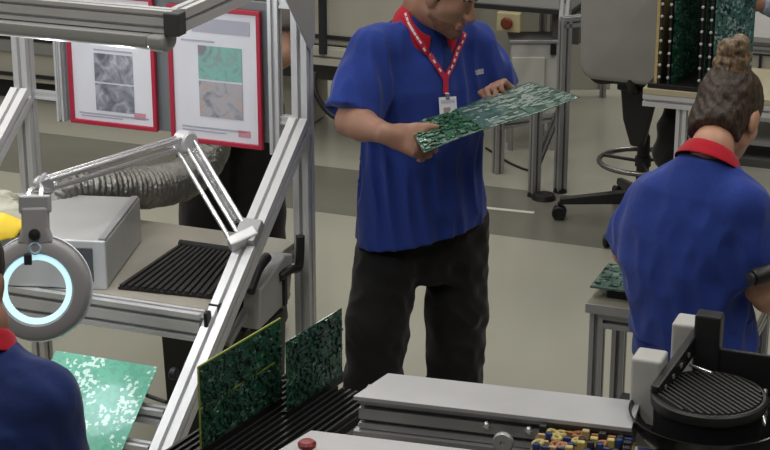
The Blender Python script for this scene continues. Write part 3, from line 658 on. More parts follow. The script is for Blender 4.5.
# ------------------------------------------------------------------ conveyor in the foreground
CZ = .9; c0 = W(353, 396, CZ); c1 = W(640, 429, CZ); c2 = W(378, 374, CZ); cu = (c1-c0).normalized(); cv = Vector((-cu.y, cu.x, 0)); CL = (c1-c0).length-.02; cw = .16; RC = axes(cu, cv)
cvw = root('conveyor', c0+cu*CL/2-ZZ*CZ, 'grey two rail board conveyor crossing the bottom of the view', 'conveyor')
Q = lambda a, b_, c: c0+cu*a+cv*b_+ZZ*c
sk = .045     # the rail ends are cut at a slant
MB().prism([Q(0, 0, -.012), Q(CL, 0, -.012), Q(CL, cw, -.012), Q(sk, cw, -.012)], ZZ*.012).build('rail_cover', mat('pale rail cover', (.42, .42, .43), .45, .2, var=.05), cvw, bevel=.002)
MB().profile(Q(.01, .06, -.052), Q(CL, .06, -.052), .09, .08, ZZ, (1, 2)).build('rail_profile', ALUD, cvw)
MB().profile(Q(-.0, .035, -.122), Q(CL, .035, -.122), .07, .055, ZZ, (1, 1)).build('lower_profile', ALUD, cvw)
MB().profile(Q(-.02, .02, -.17), Q(CL, .02, -.17), .05, .035, ZZ, (1, 1)).build('lower_profile', ALU, cvw)
kn = W(503, 437, .835); kp = Q((kn-c0).dot(cu)+.01, -.0, -.056)
MB().lathe(kp-cv*.02, -cv, [(.0, 0), (.008, 0), (.008, .012), (.024, .014), (.026, .018), (.026, .026), (.023, .030), (.007, .030), (.006, .026), (0, .026)], 36).build('adjusting_wheel', ALUD, cvw, smooth='auto')
for dx_ in (-.055, .055):
    MB().lathe(kp+cu*dx_*.95+ZZ*.014+cv*.016, -cv, [(0, 0), (.01, 0), (.01, .008), (.005, .012), (0, .012)], 12).build('bolt', STEEL, cvw, smooth='auto')
f0 = W(311, 430, CZ); fl = (f0-c0)
G = lambda a, b_, c: f0+cu*a+cv*b_+ZZ*c
FL = .95
MB().prism([G(0, 0, -.014), G(FL, 0, -.014), G(FL, -.15, -.014), G(-.05, -.15, -.014)], ZZ*.014).build('rail_cover', MATS['pale rail cover'], cvw, bevel=.002)
MB().profile(G(.0, -.06, -.055), G(FL, -.06, -.055), .09, .08, ZZ, (1, 2)).build('rail_profile', ALUD, cvw)
MB().box(Q(CL/2+.05, -.10, -.20), (CL-.06, .25, .015), RC).build('bed_plate', mat('dark bed plate', (.05, .05, .055), .4, .4), cvw)
for a in (.05, CL-.08):
    MB().profile(Q(a, .06, -CZ), Q(a, .06, -.095), .05, .05, cv).build('leg', ALU, cvw); MB().profile(Q(a+.05, -.33, -CZ), Q(a+.05, -.33, -.095), .05, .05, cv).build('leg', ALU, cvw)
    MB().profile(Q(a+.01, -.36, -.23), Q(a+.01, .09, -.23), .04, .04).build('cross_bar', ALU, cvw)
MB().lathe(W(307, 446, .915)-ZZ*.015, ZZ, [(0, 0), (.012, 0), (.012, .012), (.021, .014), (.022, .022), (.016, .028), (0, .029)], 24).build('red_button', mat('dark red knob', (.20, .008, .012), .35), cvw, smooth='auto')['label'] = 'dark red knob'
# loaded board between the rails
ld0 = W(545, 455, .80); rnd = random.Random(11)
Lb = root('circuit_board', Q(.6, -.11, -.036), 'circuit board crowded with yellow coils and blue parts in the conveyor', 'circuit board')
LQ = lambda a, b_, c=0: Q(a, b_, -.036+c)
x0, x1, y0, y1 = .465, .70, -.22, -.004
MB().box(LQ((x0+x1)/2, (y0+y1)/2, 0), (x1-x0, y1-y0, .002), RC).build('board', mat('brown board laminate', (.16, .10, .04), .5), Lb)
YL = mat('yellow coil', (.45, .37, .13), .5, var=.2, vscale=60); BU = mat('blue part sleeve', (.02, .04, .14), .35); OR = mat('copper orange winding', (.30, .13, .05), .4, var=.2, vscale=60); TN = mat('tan film part', (.42, .31, .16), .5); DK = mat('black part body', (.02, .02, .025), .4)
for i in range(11):
    for j in range(7):
        a = x0+.014+(x1-x0-.028)*i/10+rnd.uniform(-.005, .005); b_ = y0+.014+(y1-y0-.028)*j/6+rnd.uniform(-.004, .004); k = rnd.random(); p = LQ(a, b_, .0012)
        if k < .25:
            ra = rnd.uniform(.009, .014); MB().lathe(p+ZZ*.007, ZZ+cu*rnd.uniform(-.3, .3), [(ra+.0055*math.cos(t*math.pi/4), .007*math.sin(t*math.pi/4)) for t in range(8)], 20, closed=True).build('toroid_coil', rnd.choice((YL, YL, OR)), Lb, smooth=True)
        elif k < .5:
            hh = rnd.uniform(.014, .026); MB().lathe(p, ZZ, [(0, 0), (.0085, 0), (.009, .002), (.009, hh-.002), (.008, hh), (.0075, hh-.001), (0, hh-.001)], 16).build('capacitor', rnd.choice((BU, DK, BU)), Lb, smooth='auto')
        elif k < .75: MB().box(p+ZZ*.012, (.018, .016, .024), RC).build('transformer', rnd.choice((YL, TN, DK)), Lb, bevel=.003)
        else: MB().box(p+ZZ*.008, (.02, .009, .016), RC).build('film_capacitor', rnd.choice((OR, TN, BU)), Lb, bevel=.002)
# ------------------------------------------------------------------ black blower, dish and jaw fixture at lower right
lc = W(709, 393, .96)
blw = root('round_blower', lc-ZZ*.115, 'round black blower with ribbed grille top in the black dish', 'blower')
MB().lathe(lc, ZZ, [(0, -.115), (.115, -.115), (.128, -.105), (.131, -.03), (.138, -.026), (.139, -.004), (.134, .0), (.128, .0), (.126, -.006), (0, -.006)], 72).build('drum', BLK, blw, smooth='auto')
cr = MB()
for i in range(17):
    x = -.112+.014*i; hl = math.sqrt(max(.0, .1245**2-x*x))
    if hl > .01: cr.box(lc+Vector((math.cos(.45), math.sin(.45), 0))*x+ZZ*-.0015, (.0055, 2*hl, .009), Matrix.Rotation(.45, 3, 'Z'))
cr.build('grille', mat('dark grey grille rib', (.035, .035, .034), .5), blw)
dish = MB().lathe(lc, ZZ, [(0, -.116), (.10, -.116), (.15, -.106), (.172, -.080), (.184, -.050), (.189, -.050), (.178, -.082), (.156, -.112), (.12, -.145), (0, -.145)], 72).build('black_dish', mat('gloss black dish', (.010, .010, .011), .25), smooth='auto', angle=50)
tag(dish, 'shiny black dish around the base of the round blower', 'dish')
tb = root('fixture_table', Vector((lc.x+.05, lc.y-.02, 0)), 'black table plate on aluminium legs under the dish', 'table')
MB().box(lc+Vector((.12, .0, -.160)), (.46, .46, .02), RU).build('table_plate', BLK, tb, bevel=.003)
for a in (-.19, .19):
    for b_ in (-.19, .19): MB().profile(lc+Vector((.12, 0, 0))+U*a+VV*b_-ZZ*lc.z, lc+Vector((.12, 0, -.172))+U*a+VV*b_, .04, .04, VV).build('leg', ALU, tb)
jaw = root('clamp_fixture', W(652, 400, .86), 'black slotted jaw bar between two pale grey end blocks', 'fixture')
j1 = W(648, 352, 1.03); j2 = W(687, 318, 1.03+.06); 
def block(c, w, d, hgt, nm):
    mb = MB().prism([c+U*x+VV*y-ZZ*hgt for x, y in ((-w/2, -d/2), (w/2, -d/2), (w/2, d/2), (-w/2, d/2))], ZZ*hgt); mb.build(nm, LGREY, jaw, bevel=.008, seg=3)
j1b = W(650, 354, 1.02); j2b = j1b+VV*.16+Vector((-.02, 0, .0)); 
block(j1b, .075, .08, .235, 'end_block'); block(W(688, 319, 1.04), .065, .08, .14, 'end_block')
pj1 = W(655, 395, .955); pj2 = W(706, 325, 1.035); jd = (pj2-pj1).normalized(); jn = jd.cross(ZZ).normalized()
RJ = Matrix((jd, jn.cross(jd)*-1, jn)).transposed(); jl = (pj2-pj1).length
RJ = axes(jd, None, (ZZ-jd*jd.z))
MB().box((pj1+pj2)/2, (jl, .022, .05), RJ).build('jaw_bar', BLK, jaw, bevel=.004)
for i in range(6):
    p = pj1.lerp(pj2, .12+.15*i); ax = RJ@Vector((0, -1, 0)); ax = ax if ax.y < 0 else -ax
    MB().lathe(p+ax*.0105, ax, [(0, 0), (.007, 0), (.007, .002), (0, .002)], 12).build('screw_head', ALUD, jaw)
MB().box(W(708, 345, 1.01), (.065, .05, .17), RU).build('carrier_block', BLK, jaw, bevel=.006)
MB().cyl(W(690, 365, .98), W(712, 373, .985), .004).build('clamp_pin', STEEL, jaw)
MB().box(lc+Vector((-.085, .175, -.13)), (.22, .08, .04), RU).build('fixture_foot', BLK, jaw, bevel=.003)
bpl = W(748, 372, .98)
bb = root('tool_board', Vector((bpl.x+.06, bpl.y+.02, .81)), 'black upright board standing behind the round blower', 'board')
MB().box(Vector((bpl.x+.065, bpl.y+.03, .915)), (.30, .014, .19), RU).build('board_panel', BLK, bb, bevel=.003)
MB().box(Vector((bpl.x+.065, bpl.y+.03, .808)), (.30, .07, .016), RU).build('board_foot', BLK, bb, bevel=.003)
cable('clear_hose', 'shiny grey hose curling beside the round blower at the picture edge', [W(775, 365, .93), W(766, 388, .92), W(762, 410, .88), W(766, 428, .85), W(780, 440, .84)], .008, STEEL, 'hose')
# ------------------------------------------------------------------ small stand left of the woman
tc_ = W(586, 303, .78); T_ = lambda a, b_, c: tc_+U*a+VV*b_+ZZ*(c-.78)
st = root('side_stand', T_(.25, .16, 0), 'aluminium side stand with beige top left of the woman', 'stand')
MB().box(T_(.25, .17, .768), (.50, .34, .024), RU).build('stand_top', mat('worn beige top', (.23, .22, .17), .5, var=.15, vscale=12), st, bevel=.003)
MB().box(T_(.25, -.003, .766), (.50, .006, .028), RU).build('edge_trim', ALUD, st)
for a in (.03, .47):
    for b_ in (.03, .31): MB().profile(T_(a, b_, 0), T_(a, b_, .756), .04, .04, VV).build('leg', ALUD, st)
    MB().profile(T_(a, .05, .70), T_(a, .29, .70), .035, .035).build('side_bar', ALUD, st)
MB().profile(T_(.05, .03, .725), T_(.45, .03, .725), .04, .045).build('front_bar', ALUD, st)
MB().profile(T_(.05, .31, .725), T_(.45, .31, .725), .04, .045).build('rear_bar', ALUD, st)
tag(MB().box(T_(.145, .135, .797), (.20, .14, .034), RU).build('black_tray', BLK, bevel=.003), 'black tray block under the pale green board on the side stand', 'tray')
panel('circuit_board', 'pale green board on the black tray beside the woman', 'circuit board', T_(.0, .04, .817), U, VV, .27, .21, PCB_TIN, 60, 8, cm=CHIP, th=.006, hmax=.005)
# ------------------------------------------------------------------ office chair with foot ring
def drafting_chair(hub, back_dir, label, seat_z=.62, back=True):
    rt = root('drafting_chair', hub, label, 'chair'); P = lambda x, y, z: hub+Vector((x, y, z))
    for i, a in enumerate(CH_ANG):
        d = Vector((math.cos(a), math.sin(a), 0)); e = hub+d*.375
        arm_ = MB(); q = Vector((-d.y, d.x, 0)); arm_.add([hub+d*.03+q*w+ZZ*z for w, z in ((-.03, .10), (.03, .10), (.022, .165), (-.022, .165))]+[e+q*w+ZZ*z for w, z in ((-.018, .075), (.018, .075), (.014, .105), (-.014, .105))], [(0, 1, 2, 3), (7, 6, 5, 4), (0, 4, 5, 1), (1, 5, 6, 2), (2, 6, 7, 3), (3, 7, 4, 0)])
        arm_ = arm_.build('base_arm', BLK, rt, bevel=.006)
        ca = MB(); 
        for s_ in (-1, 1): ca.lathe(e+q*s_*.009+Vector((0, 0, .0335)), q*s_, [(.012, 0), (.030, 0), (.033, .004), (.033, .016), (.029, .020), (.022, .020), (.020, .016), (.010, .016), (0, .017)], 24)
        ca.cyl(e+ZZ*.03, e+ZZ*.085, .009); ca.build('caster', BLK, rt, smooth='auto')
    MB().lathe(hub, ZZ, [(0, .085), (.04, .09), (.045, .17), (.03, .19), (.028, .42), (.02, .43), (.018, seat_z-.06), (0, seat_z-.06)], 28).build('gas_lift', BLK, rt, smooth='auto')
    MB().lathe(hub+ZZ*.30, ZZ, [(.20+.012*math.cos(t*math.pi/5), .012*math.sin(t*math.pi/5)) for t in range(10)], 56, closed=True).build('foot_ring', mat('dark chrome foot ring', (.20, .20, .20), .25, .8), rt, smooth=True)
    sp_ = MB()
    for i in range(3):
        a = .5+i*2*math.pi/3; sp_.cyl(hub+ZZ*.30, hub+Vector((math.cos(a), math.sin(a), 0))*.2+ZZ*.30, .008, n=10)
    sp_.lathe(hub+ZZ*.28, ZZ, [(.03, 0), (.037, 0), (.037, .045), (.03, .045)], 24); sp_.build('ring_spoke', BLK, rt)
    bd_ = Vector(back_dir).normalized(); sd2 = Vector((bd_.y, -bd_.x, 0)); RS = axes(sd2, bd_)
    S = SDF(np.array(hub)+np.array((-.35, -.35, seat_z-.1)), np.array(hub)+np.array((.35, .35, seat_z+.1)), .012)
    c = hub-bd_*.02+ZZ*seat_z
    for a in (-.17, .17): S.cap(c+sd2*a-bd_*.17, c+sd2*a+bd_*.17, .045, k=.05)
    for a in (-.17, 0, .17): S.cap(c+sd2*-.17+bd_*a, c+sd2*.17+bd_*a, .045, k=.05)
    S.ell(c, (.21, .21, .045), RS, .05); mat('grey chair vinyl', (.30, .295, .285), .5, var=.05); S.mesh('seat', mat('dark chair fabric', (.03, .03, .03), .8), rt)
    MB().box(hub+ZZ*(seat_z-.062), (.2, .26, .045), RS).build('tilt_mechanism', BLK, rt, bevel=.01)
    MB().rings([(p, .02) for p in spline([hub+bd_*.08+ZZ*(seat_z-.06), hub+bd_*.19+ZZ*(seat_z-.06), hub+bd_*.235+ZZ*(seat_z-.01), hub+bd_*.24+ZZ*(seat_z+.08)])], 12).build('back_bar', BLK, rt, smooth=True)
    if back: MB().prism([hub+bd_*.07+sd2*a+ZZ*z for a, z in ((-.09, seat_z-.05), (.09, seat_z-.05), (.07, seat_z-.22), (.03, seat_z-.34), (-.03, seat_z-.34), (-.06, seat_z-.20))], bd_*.05).build('support_bracket', BLK, rt, bevel=.012)
    MB().cyl(hub+ZZ*(seat_z-.06), hub-sd2*.26+ZZ*(seat_z-.09), .009).build('height_lever', BLK, rt)
    if back:
        mb = MB(); nx, ny = 14, 16; vs = []; bc_ = hub+bd_*.24+ZZ*(seat_z-.015); hw, hh = .235, .55
        ol = []
        for k, (sx, sy) in enumerate(((1, 0), (1, 1), (0, 1), (0, 0))): pass
        rad = .06; pts = []
        for cx, cy, a0 in ((hw-rad, rad, -90), (hw-rad, hh-rad, 0), (-hw+rad, hh-rad, 90), (-hw+rad, rad, 180)):
            for t in range(7): a = math.radians(a0+15*t); pts.append((cx+rad*math.cos(a), cy+rad*math.sin(a)))
        N = len(pts); lay = []
        for th_, sc in ((-.018, .94), (-.026, .90), (-.012, .985), (.0, 1.0), (.014, .985), (.026, .93)): pass
        seq = [(-.026, .0), (-.026, .90), (-.020, .96), (-.006, 1.0), (.010, 1.0), (.022, .96), (.028, .90), (.028, .0)]
        for th_, sc in seq:
            for x, y in pts:
                X = x*sc; Y = (y-hh/2)*sc+hh/2; lay.append(bc_+sd2*X+ZZ*Y+bd_*(th_-.35*(X*X))+bd_*.05*(Y/hh))
        fs = [(i*N+k, i*N+(k+1) % N, (i+1)*N+(k+1) % N, (i+1)*N+k) for i in range(len(seq)-1) for k in range(N)]
        mb.add(lay, fs).build('backrest', MATS['grey chair vinyl'], rt, smooth='auto', angle=60)
    return rt
k1 = W(559, 219, 0); k2 = W(602, 246, 0); mid = (k1+k2)/2; ch = (k2-k1); R_ = .375; ap = math.sqrt(R_*R_-(ch.length/2)**2); pd = Vector((-ch.y, ch.x, 0)).normalized(); hub = mid+pd*ap
hub.z = 0; a1 = math.atan2((k1-hub).y, (k1-hub).x); CH_ANG = [a1+math.radians(72)*i for i in range(5)]
drafting_chair(hub, Vector((-.42, -.90, 0)), 'swivel chair with grey backrest and foot ring behind the side stand', seat_z=.74)
# ------------------------------------------------------------------ rack table with board magazine (right background)
mt0 = V(643, 88, 7.3); M_ = lambda a, b_, c: mt0+U*a+VV*b_+ZZ*c
rtb = root('magazine_table', M_(.5, .25, -mt0.z), 'cream edged table on aluminium legs under the board magazine', 'table')
MB().box(M_(.5, .25, -.012), (1.0, .5, .024), RU).build('table_top', mat('cream table edge', (.42, .37, .25), .5), rtb, bevel=.002)
MB().profile(M_(.0, .02, -.05), M_(1.0, .02, -.05), .04, .05).build('front_bar', ALU, rtb)
MB().profile(M_(.02, .04, -.05), M_(.02, .48, -.05), .04, .05).build('side_bar', ALU, rtb)
for a, b_ in ((.16, .03), (.98, .03), (.16, .47), (.98, .47)): MB().profile(M_(a, b_, -mt0.z), M_(a, b_, -.075), .042, .042, VV).build('leg', ALU, rtb)
S = SDF(M_(.09, .15, -.35)-Vector((.2, .2, .3)), M_(.09, .15, -.35)+Vector((.2, .2, .3)), .01); c = M_(.10, .14, -.2)
S.chain([(c+ZZ*.09, .03), (c, .055), (c-ZZ*.10, .075)], .03); S.folds(.01, 4, (10, 10, 10)); tag(S.mesh('cloth_bag', BLACKC, None), 'black cloth bag hanging under the cream edged table', 'bag')
mgz = root('board_magazine', M_(.21, .14, 0), 'board magazine with black base holding upright circuit boards', 'magazine')
MB().box(M_(.20, .14, .010), (.37, .26, .02), RU).build('magazine_base', BLK, mgz, bevel=.002)
BRN = mat('tan magazine wall', (.50, .38, .17), .5); DOT = mat('white guide pin', (.45, .45, .42), .4)
MB().box(M_(.045, .14, .30), (.012, .24, .56), RU).build('side_wall', BRN, mgz)
MB().box(M_(.075, .26, .30), (.04, .012, .56), RU).build('dark_wall', mat('dark maroon strip', (.05, .012, .02), .5), mgz)
MB().box(M_(.20, .265, .30), (.33, .012, .56), RU).build('rear_wall', BLK, mgz)
for a in (.062, .098, .225, .262):
    for i in range(11): MB().lathe(M_(a, .012, .05+.05*i), -VV, [(0, 0), (.0062, 0), (.0062, .006), (.004, .009), (0, .009)], 10).build('guide_pin', DOT, mgz, smooth='auto')
    MB().box(M_(a, .018, .30), (.007, .012, .56), RU).build('guide_rail', DK, mgz)
for i, (a, m, lb) in enumerate(((.112, PCB_DARK, 'green board second from the left in the board magazine'), (.240, PCB_DARK, 'narrow green board standing mid way in the board magazine'), (.285, PCB_BLUE, 'blue green board standing left in the right half of the board magazine'))):
    pass
def slab(a, b0, b1, m, lb, seed, ang):
    o = M_(a, b0, .022); e = (VV*math.cos(ang)+U*math.sin(ang)).normalized()
    panel('circuit_board', lb, 'circuit board', o, e, ZZ, b1-b0, .54, m, 150, seed, 'boards in the magazine', None, CHIP if m is PCB_DARK else PCB_BLUE)
slab(.108, .03, .25, PCB_DARK, 'green board standing leftmost in the background magazine', 21, .25)
slab(.238, .03, .20, PCB_DARK, 'narrow green board standing in the middle of the background magazine', 22, .0)
slab(.275, .02, .235, PCB_BLUE, 'blue green board standing rightmost in the background magazine', 23, .62)
# right background: grey workbench
gb0 = V(749, 36, 9.0)
G2 = lambda a, b_, c: gb0+U*a+VV*b_+ZZ*c
gb = root('rear_workbench', G2(.6, .3, -gb0.z), 'grey workbench with cream drawers behind the woman at the picture edge', 'workbench')
MB().box(G2(.55, .3, -.015), (1.3, .6, .03), RU).build('bench_top', GREYP, gb, bevel=.003)
MB().profile(G2(-.09, .03, -.06), G2(1.2, .03, -.06), .04, .055, ZZ, (1, 2)).build('front_rail', ALUD, gb)
MB().box(G2(.55, .28, -.18), (1.24, .5, .16), RU).build('drawer_body', CREAM, gb, bevel=.003)
MB().box(G2(.06, .02, -.17), (.012, .01, .15), RU).build('drawer_gap', SLOT, gb)
MB().box(G2(.55, .25, -.55), (1.24, .5, .02), RU).build('lower_shelf', ALUD, gb)
MB().box(G2(.55, .25, -.42), (1.24, .5, .02), RU).build('mid_shelf', GREYP, gb)
for k in range(3): MB().profile(G2(-.06+.06*k, .0, -.40), G2(.16+.06*k, .1, -.26), .022, .022).build('diagonal_strut', ALUD, gb)
for a in (-.06, 1.16):
    for b_ in (.04, .55): MB().profile(G2(a, b_, -gb0.z), G2(a, b_, -.03), .045, .045, VV).build('leg', ALUD, gb)
kb0 = G2(.55, .25, -.78)
MB().box(kb0, (1.2, .5, .3), RU).build('lower_cabinet', mat('dark grey cabinet', (.09, .09, .09), .5), gb, bevel=.004)
# ------------------------------------------------------------------ background machine line
ov0 = V(345, 60, 9.2); ov0.z = 0; O_ = lambda a, b_, c: ov0+U*a+VV*b_+ZZ*c
ov = root('oven_line', O_(-.8, .5, 0), 'long beige machine casing running across the rear of the hall', 'machine')
MB().box(O_(-.30, .42, .92), (1.40, .6, .76), RU).build('casing', CREAM, ov, bevel=.01)
MB().profile(O_(-1.0, .06, .50), O_(.40, .06, .50), .07, .085, ZZ, (1, 1)).build('front_beam', mat('pale beam paint', (.46, .45, .39), .5), ov)
for z in (.585,): MB().box(O_(-.30, .115, z), (1.38, .012, .02), RU).build('dark_groove', SLOT, ov)
MB().box(O_(-.30, .42, .40), (1.36, .5, .12), RU).build('under_tray', mat('dark machine base', (.06, .06, .055), .6), ov)
for a in (-.95, .35): MB().profile(O_(a, .2, 0), O_(a, .2, .46), .06, .06, VV).build('leg', ALUD, ov)
for a in (-.60, .02): MB().box(O_(a, .5, .16), (.45, .3, .3), RU).build('base_cover', CREAM, ov, bevel=.005)
MB().cyl(O_(-.13, .02, .52), O_(-.13, .02, 1.25), .022).build('cable_duct', SLOT, ov)
MB().lathe(O_(-.15, -.01, .86), -VV, [(0, 0), (.04, 0), (.035, .02), (0, .022)], 16).build('cable_gland', BLK, ov, smooth='auto')
cable('black_cable', 'black cable drooping under the beige machine casing beside the man', [O_(-.16, -.02, .43), O_(-.14, -.06, .33), O_(-.05, -.06, .22), O_(.10, -.06, .20), O_(.3, -.05, .22)], .014, BLK)
cable('floor_cable', 'thin dark cable lying on the floor behind the held board', [W(486, 148, .006), W(497, 155, .006), W(510, 163, .006), W(528, 170, .006), W(540, 168, .006)], .006, BLK)
# low cream cabinet beyond the left of the bench
lc0 = W(60, 107, 0); N_ = lambda a, b_, c: lc0+U*a+VV*b_+ZZ*c
lcb = root('low_cabinet', N_(0, .3, 0), 'low cream cabinet with dark grooves beyond the left side of the bench', 'cabinet')
MB().box(N_(-.15, .32, .40), (1.5, .6, .56), RU).build('cabinet_body', CREAM, lcb, bevel=.006)
MB().box(N_(-.15, .34, .06), (1.4, .5, .12), RU).build('plinth', SLOT, lcb)
for z, hh in ((.385, .045), (.16, .02)): MB().box(N_(-.15, .016, z), (1.5, .012, hh), RU).build('dark_groove', SLOT, lcb)
MB().box(N_(-.15, .014, .32), (1.5, .02, .05), RU).build('grey_strip', ALUD, lcb)
# machine with emergency stop
mc0 = V(485, 9, 9.3); C_ = lambda a, b_, c: mc0+U*a+VV*b_+ZZ*c
mc = root('grey_machine', C_(.3, .4, -mc0.z), 'light grey machine body with dark underside on aluminium posts', 'machine')
MB().box(C_(.18, .45, .26), (.52, .8, .50), RU).build('machine_body', mat('light grey machine paint', (.36, .36, .35), .5), mc, bevel=.01)
MB().box(C_(.18, .44, .003), (.54, .8, .022), RU).build('dark_skirt', SLOT, mc)
for a in (.205, .265): MB().profile(C_(a, .36, -mc0.z), C_(a, .36, -.008), .035, .035, VV).build('post', ALU, mc)
MB().box(C_(.40, .3, -.09), (.14, .4, .16), RU).build('dark_drive_unit', mat('dark grey unit', (.07, .07, .07), .5), mc, bevel=.005)
es_ = root('emergency_stop', C_(.12, .0, -.10), 'cream box with dark red stop knob under the grey machine', 'switch box')
MB().box(C_(.125, .03, -.06), (.125, .06, .10), RU).build('switch_box', mat('yellowish cream box', (.50, .44, .26), .5), es_, bevel=.006)
MB().lathe(C_(.125, .0, -.06), -VV, [(0, 0), (.012, 0), (.012, .012), (.030, .016), (.032, .026), (.024, .034), (0, .036)], 24).build('stop_knob', mat('dark red stop knob', (.16, .03, .015), .4), es_, smooth='auto')
wb0 = V(510, 130, 9.25); wb0.z = 0; wbd = wb0.y
wb = root('pedal_bin', wb0+Vector((.11, .12, 0)), 'pale grey box bin on short legs under the grey machine', 'bin')
wl, wr_ = V(509, 100, wbd).x, V(546, 100, wbd).x; wzt = V(520, 44, wbd).z
MB().box(((wl+wr_)/2+.03, wbd+.10, (wzt+.17)/2), (wr_-wl+.05, .18, wzt-.17), None).build('bin_body', LGREY, wb, bevel=.008)
MB().box(((wl+wr_)/2, wbd+.004, (wzt+.17)/2-.02), (wr_-wl-.02, .014, wzt-.27), None).build('bin_door', mat('bin door white', (.52, .52, .48), .5), wb, bevel=.004)
MB().box(((wl+wr_)/2+.03, wbd+.10, wzt+.01), (wr_-wl+.07, .20, .02), None).build('bin_lid', ALUD, wb, bevel=.005)
MB().box((wr_+.03, wbd+.0, wzt-.03), (.03, .02, .05), None).build('lid_catch', BLK, wb)
for a in (.0, wr_-wl+.03):
    for b_ in (.03, .17): MB().cyl((wl+.015+a, wbd+b_, 0), (wl+.015+a, wbd+b_, .18), .014, n=12).build('leg', ALUD, wb)
pn0 = V(450, 100, 10.35)
pnl = root('partition_panel', Vector((pn0.x+.45, 10.35, 0)), 'cream partition panel behind the grey machine and the pale box bin', 'panel')
MB().box((pn0.x+.45, 10.37, .62), (.95, .03, 1.16)).build('panel_sheet', mat('pale cream panel', (.46, .45, .39), .5), pnl, bevel=.004)
for a in (.02, .88): MB().profile((pn0.x+a, 10.34, 0), (pn0.x+a, 10.34, 1.2), .03, .03, VV).build('panel_post', ALUD, pnl)
# small aluminium frame
fa = W(560, 192, 0); f2 = W(534, 196, 0); fe = (fa-f2).normalized(); fp = Vector((-fe.y, fe.x, 0)); Fq = lambda a, b_, z: f2+fe*a+fp*b_+ZZ*z
frm = root('profile_frame', Fq(.1, .2, 0), 'upright aluminium profile frame between the held board and the chair', 'frame'); fw = (fa-f2).length; zt = V(560, 20, fa.y).z
MB().profile(Fq(0, 0, 0), Fq(0, 0, .50), .045, .045, fp).build('leg', ALUD, frm)
MB().profile(Fq(fw, 0, 0), Fq(fw, 0, zt), .05, .045, fp).build('leg', ALUD, frm)
MB().profile(Fq(fw+.25, .42, 0), Fq(fw+.25, .42, zt), .045, .045, fp).build('leg', ALUD, frm)
MB().profile(Fq(0.02, .40, 0), Fq(.02, .40, .50), .045, .045, fp).build('leg', ALUD, frm)
MB().profile(Fq(-.02, 0, .46), Fq(fw-.02, 0, .46), .04, .04).build('cross_bar', ALUD, frm)
MB().profile(Fq(fw, .02, zt-.02), Fq(fw+.25, .42, zt-.02), .045, .045).build('top_bar', ALUD, frm)
MB().profile(Fq(fw-.02, 0, zt-.01), Fq(fw+.14, 0, zt-.01), .045, .05, ZZ).build('top_bar', ALUD, frm)
MB().profile(Fq(.01, .02, .12), Fq(fw+.23, .40, .30), .03, .03).build('brace', mat('dark brace', (.05, .05, .05), .5), frm)
MB().profile(Fq(.02, .40, .25), Fq(fw+.25, .41, .25), .03, .04).build('cross_bar', ALUD, frm)
for a, b_ in ((0, 0), (fw, 0)): MB().lathe(Fq(a, b_, 0), ZZ, [(0, 0), (.035, 0), (.03, .02), (0, .022)], 16).build('foot', BLK, frm, smooth='auto')
MB().lathe(Fq(.02, -.06, 0), ZZ, [(0, 0), (.06, 0), (.05, .025), (.02, .035), (0, .036)], 20).build('floor_pedal', BLK, frm, smooth='auto')
# ------------------------------------------------------------------ people
from mathutils.bvhtree import BVHTree
def hit(ob, px, py, off=.006):
    me = ob.data; o = WORLD[ob]; bv = BVHTree.FromPolygons([v.co+o for v in me.vertices], [list(p.vertices) for p in me.polygons])
    p, n, i, d = bv.ray_cast(Vector((0, 0, CAM_H)), ray(px, py).normalized())
    return (p+n*off, n) if p else (V(px, py, 5.5), Vector((0, -1, 0)))
def child(rt, nm): return [c for c in rt.children if c.name.split('.')[0] == nm][0]
# the man
f = Vector((.447, -.894, 0)); r = Vector((-.894, -.447, 0))
hf = Vector((.80, -.46, -.40))
J = dict(f=f, r=r, k=1.0, neck=V(424, 14, 5.62), head=V(446, -5, 5.54), headR=hframe(hf, math.radians(-4)),
         shR=V(374, 54, 5.54), shL=V(471, 48, 5.69), elR=V(351, 121, 5.42), elL=V(495, 98, 5.72), wrR=V(390, 135, 5.22), wrL=V(513, 97, 5.56),
         hipR=V(393, 222, 5.61), hipL=V(455, 219, 5.70), knR=V(378, 325, 5.48), knL=V(457, 312, 5.64), anR=W(366, 462, .09), anL=W(452, 442, .09))
lev = [(.62, .105, 5.61, .200, .155), (.80, .113, 5.61, .207, .160), (.92, .118, 5.615, .205, .155), (1.05, .116, 5.62, .190, .145), (1.2, .118, 5.62, .188, .140), (1.32, .118, 5.62, .186, .130), (1.40, .118, 5.63, .165, .115), (1.46, .12, 5.63, .120, .090), (1.50, .122, 5.63, .08, .068), (1.53, .125, 5.62, .065, .06)]
e1 = V(580, 98, 5.36)-V(430, 154, 5.08)
hands = {'R': dict(f=Vector((.80, -.12, -.22)), n=Vector((.2, .75, -.55)), side=Vector((0, -.2, 1)), curl=(32, 42, 22), thumb=Vector((.92, -.02, .12)), s=1.08),
         'L': dict(f=Vector((-.45, -.30, .35)), n=Vector((.1, -.75, -.6)), side=Vector((-.6, .2, .8)), curl=(38, 60, 35), thumb=Vector((-.75, -.45, .30)), s=.95)}
man = person('person', 'man in royal blue polo and black trousers standing and holding a circuit board', J, SKIN, BLUE, BLACKC, HAIRB, lev, hem=.835, hem_n=(.16, 0, -1), sleeve=.88, h=.006, hands=hands, fold=.010, seed=3, stubble=True, arm=(.052, .046, .038, .028), sl_r=(.076, .084), head_s=.95, thigh=(.098, .080, .060), leg_flare=.026, neck_r=.060, crotch=.17)
collar_band(man, J['neck']+Vector((.012, -.02, -.035)), Vector((.22, -.40, .9)), f, .066, .045, REDC, flare=.034, gap=20, squash=1.0)
sh = child(man, 'shirt')
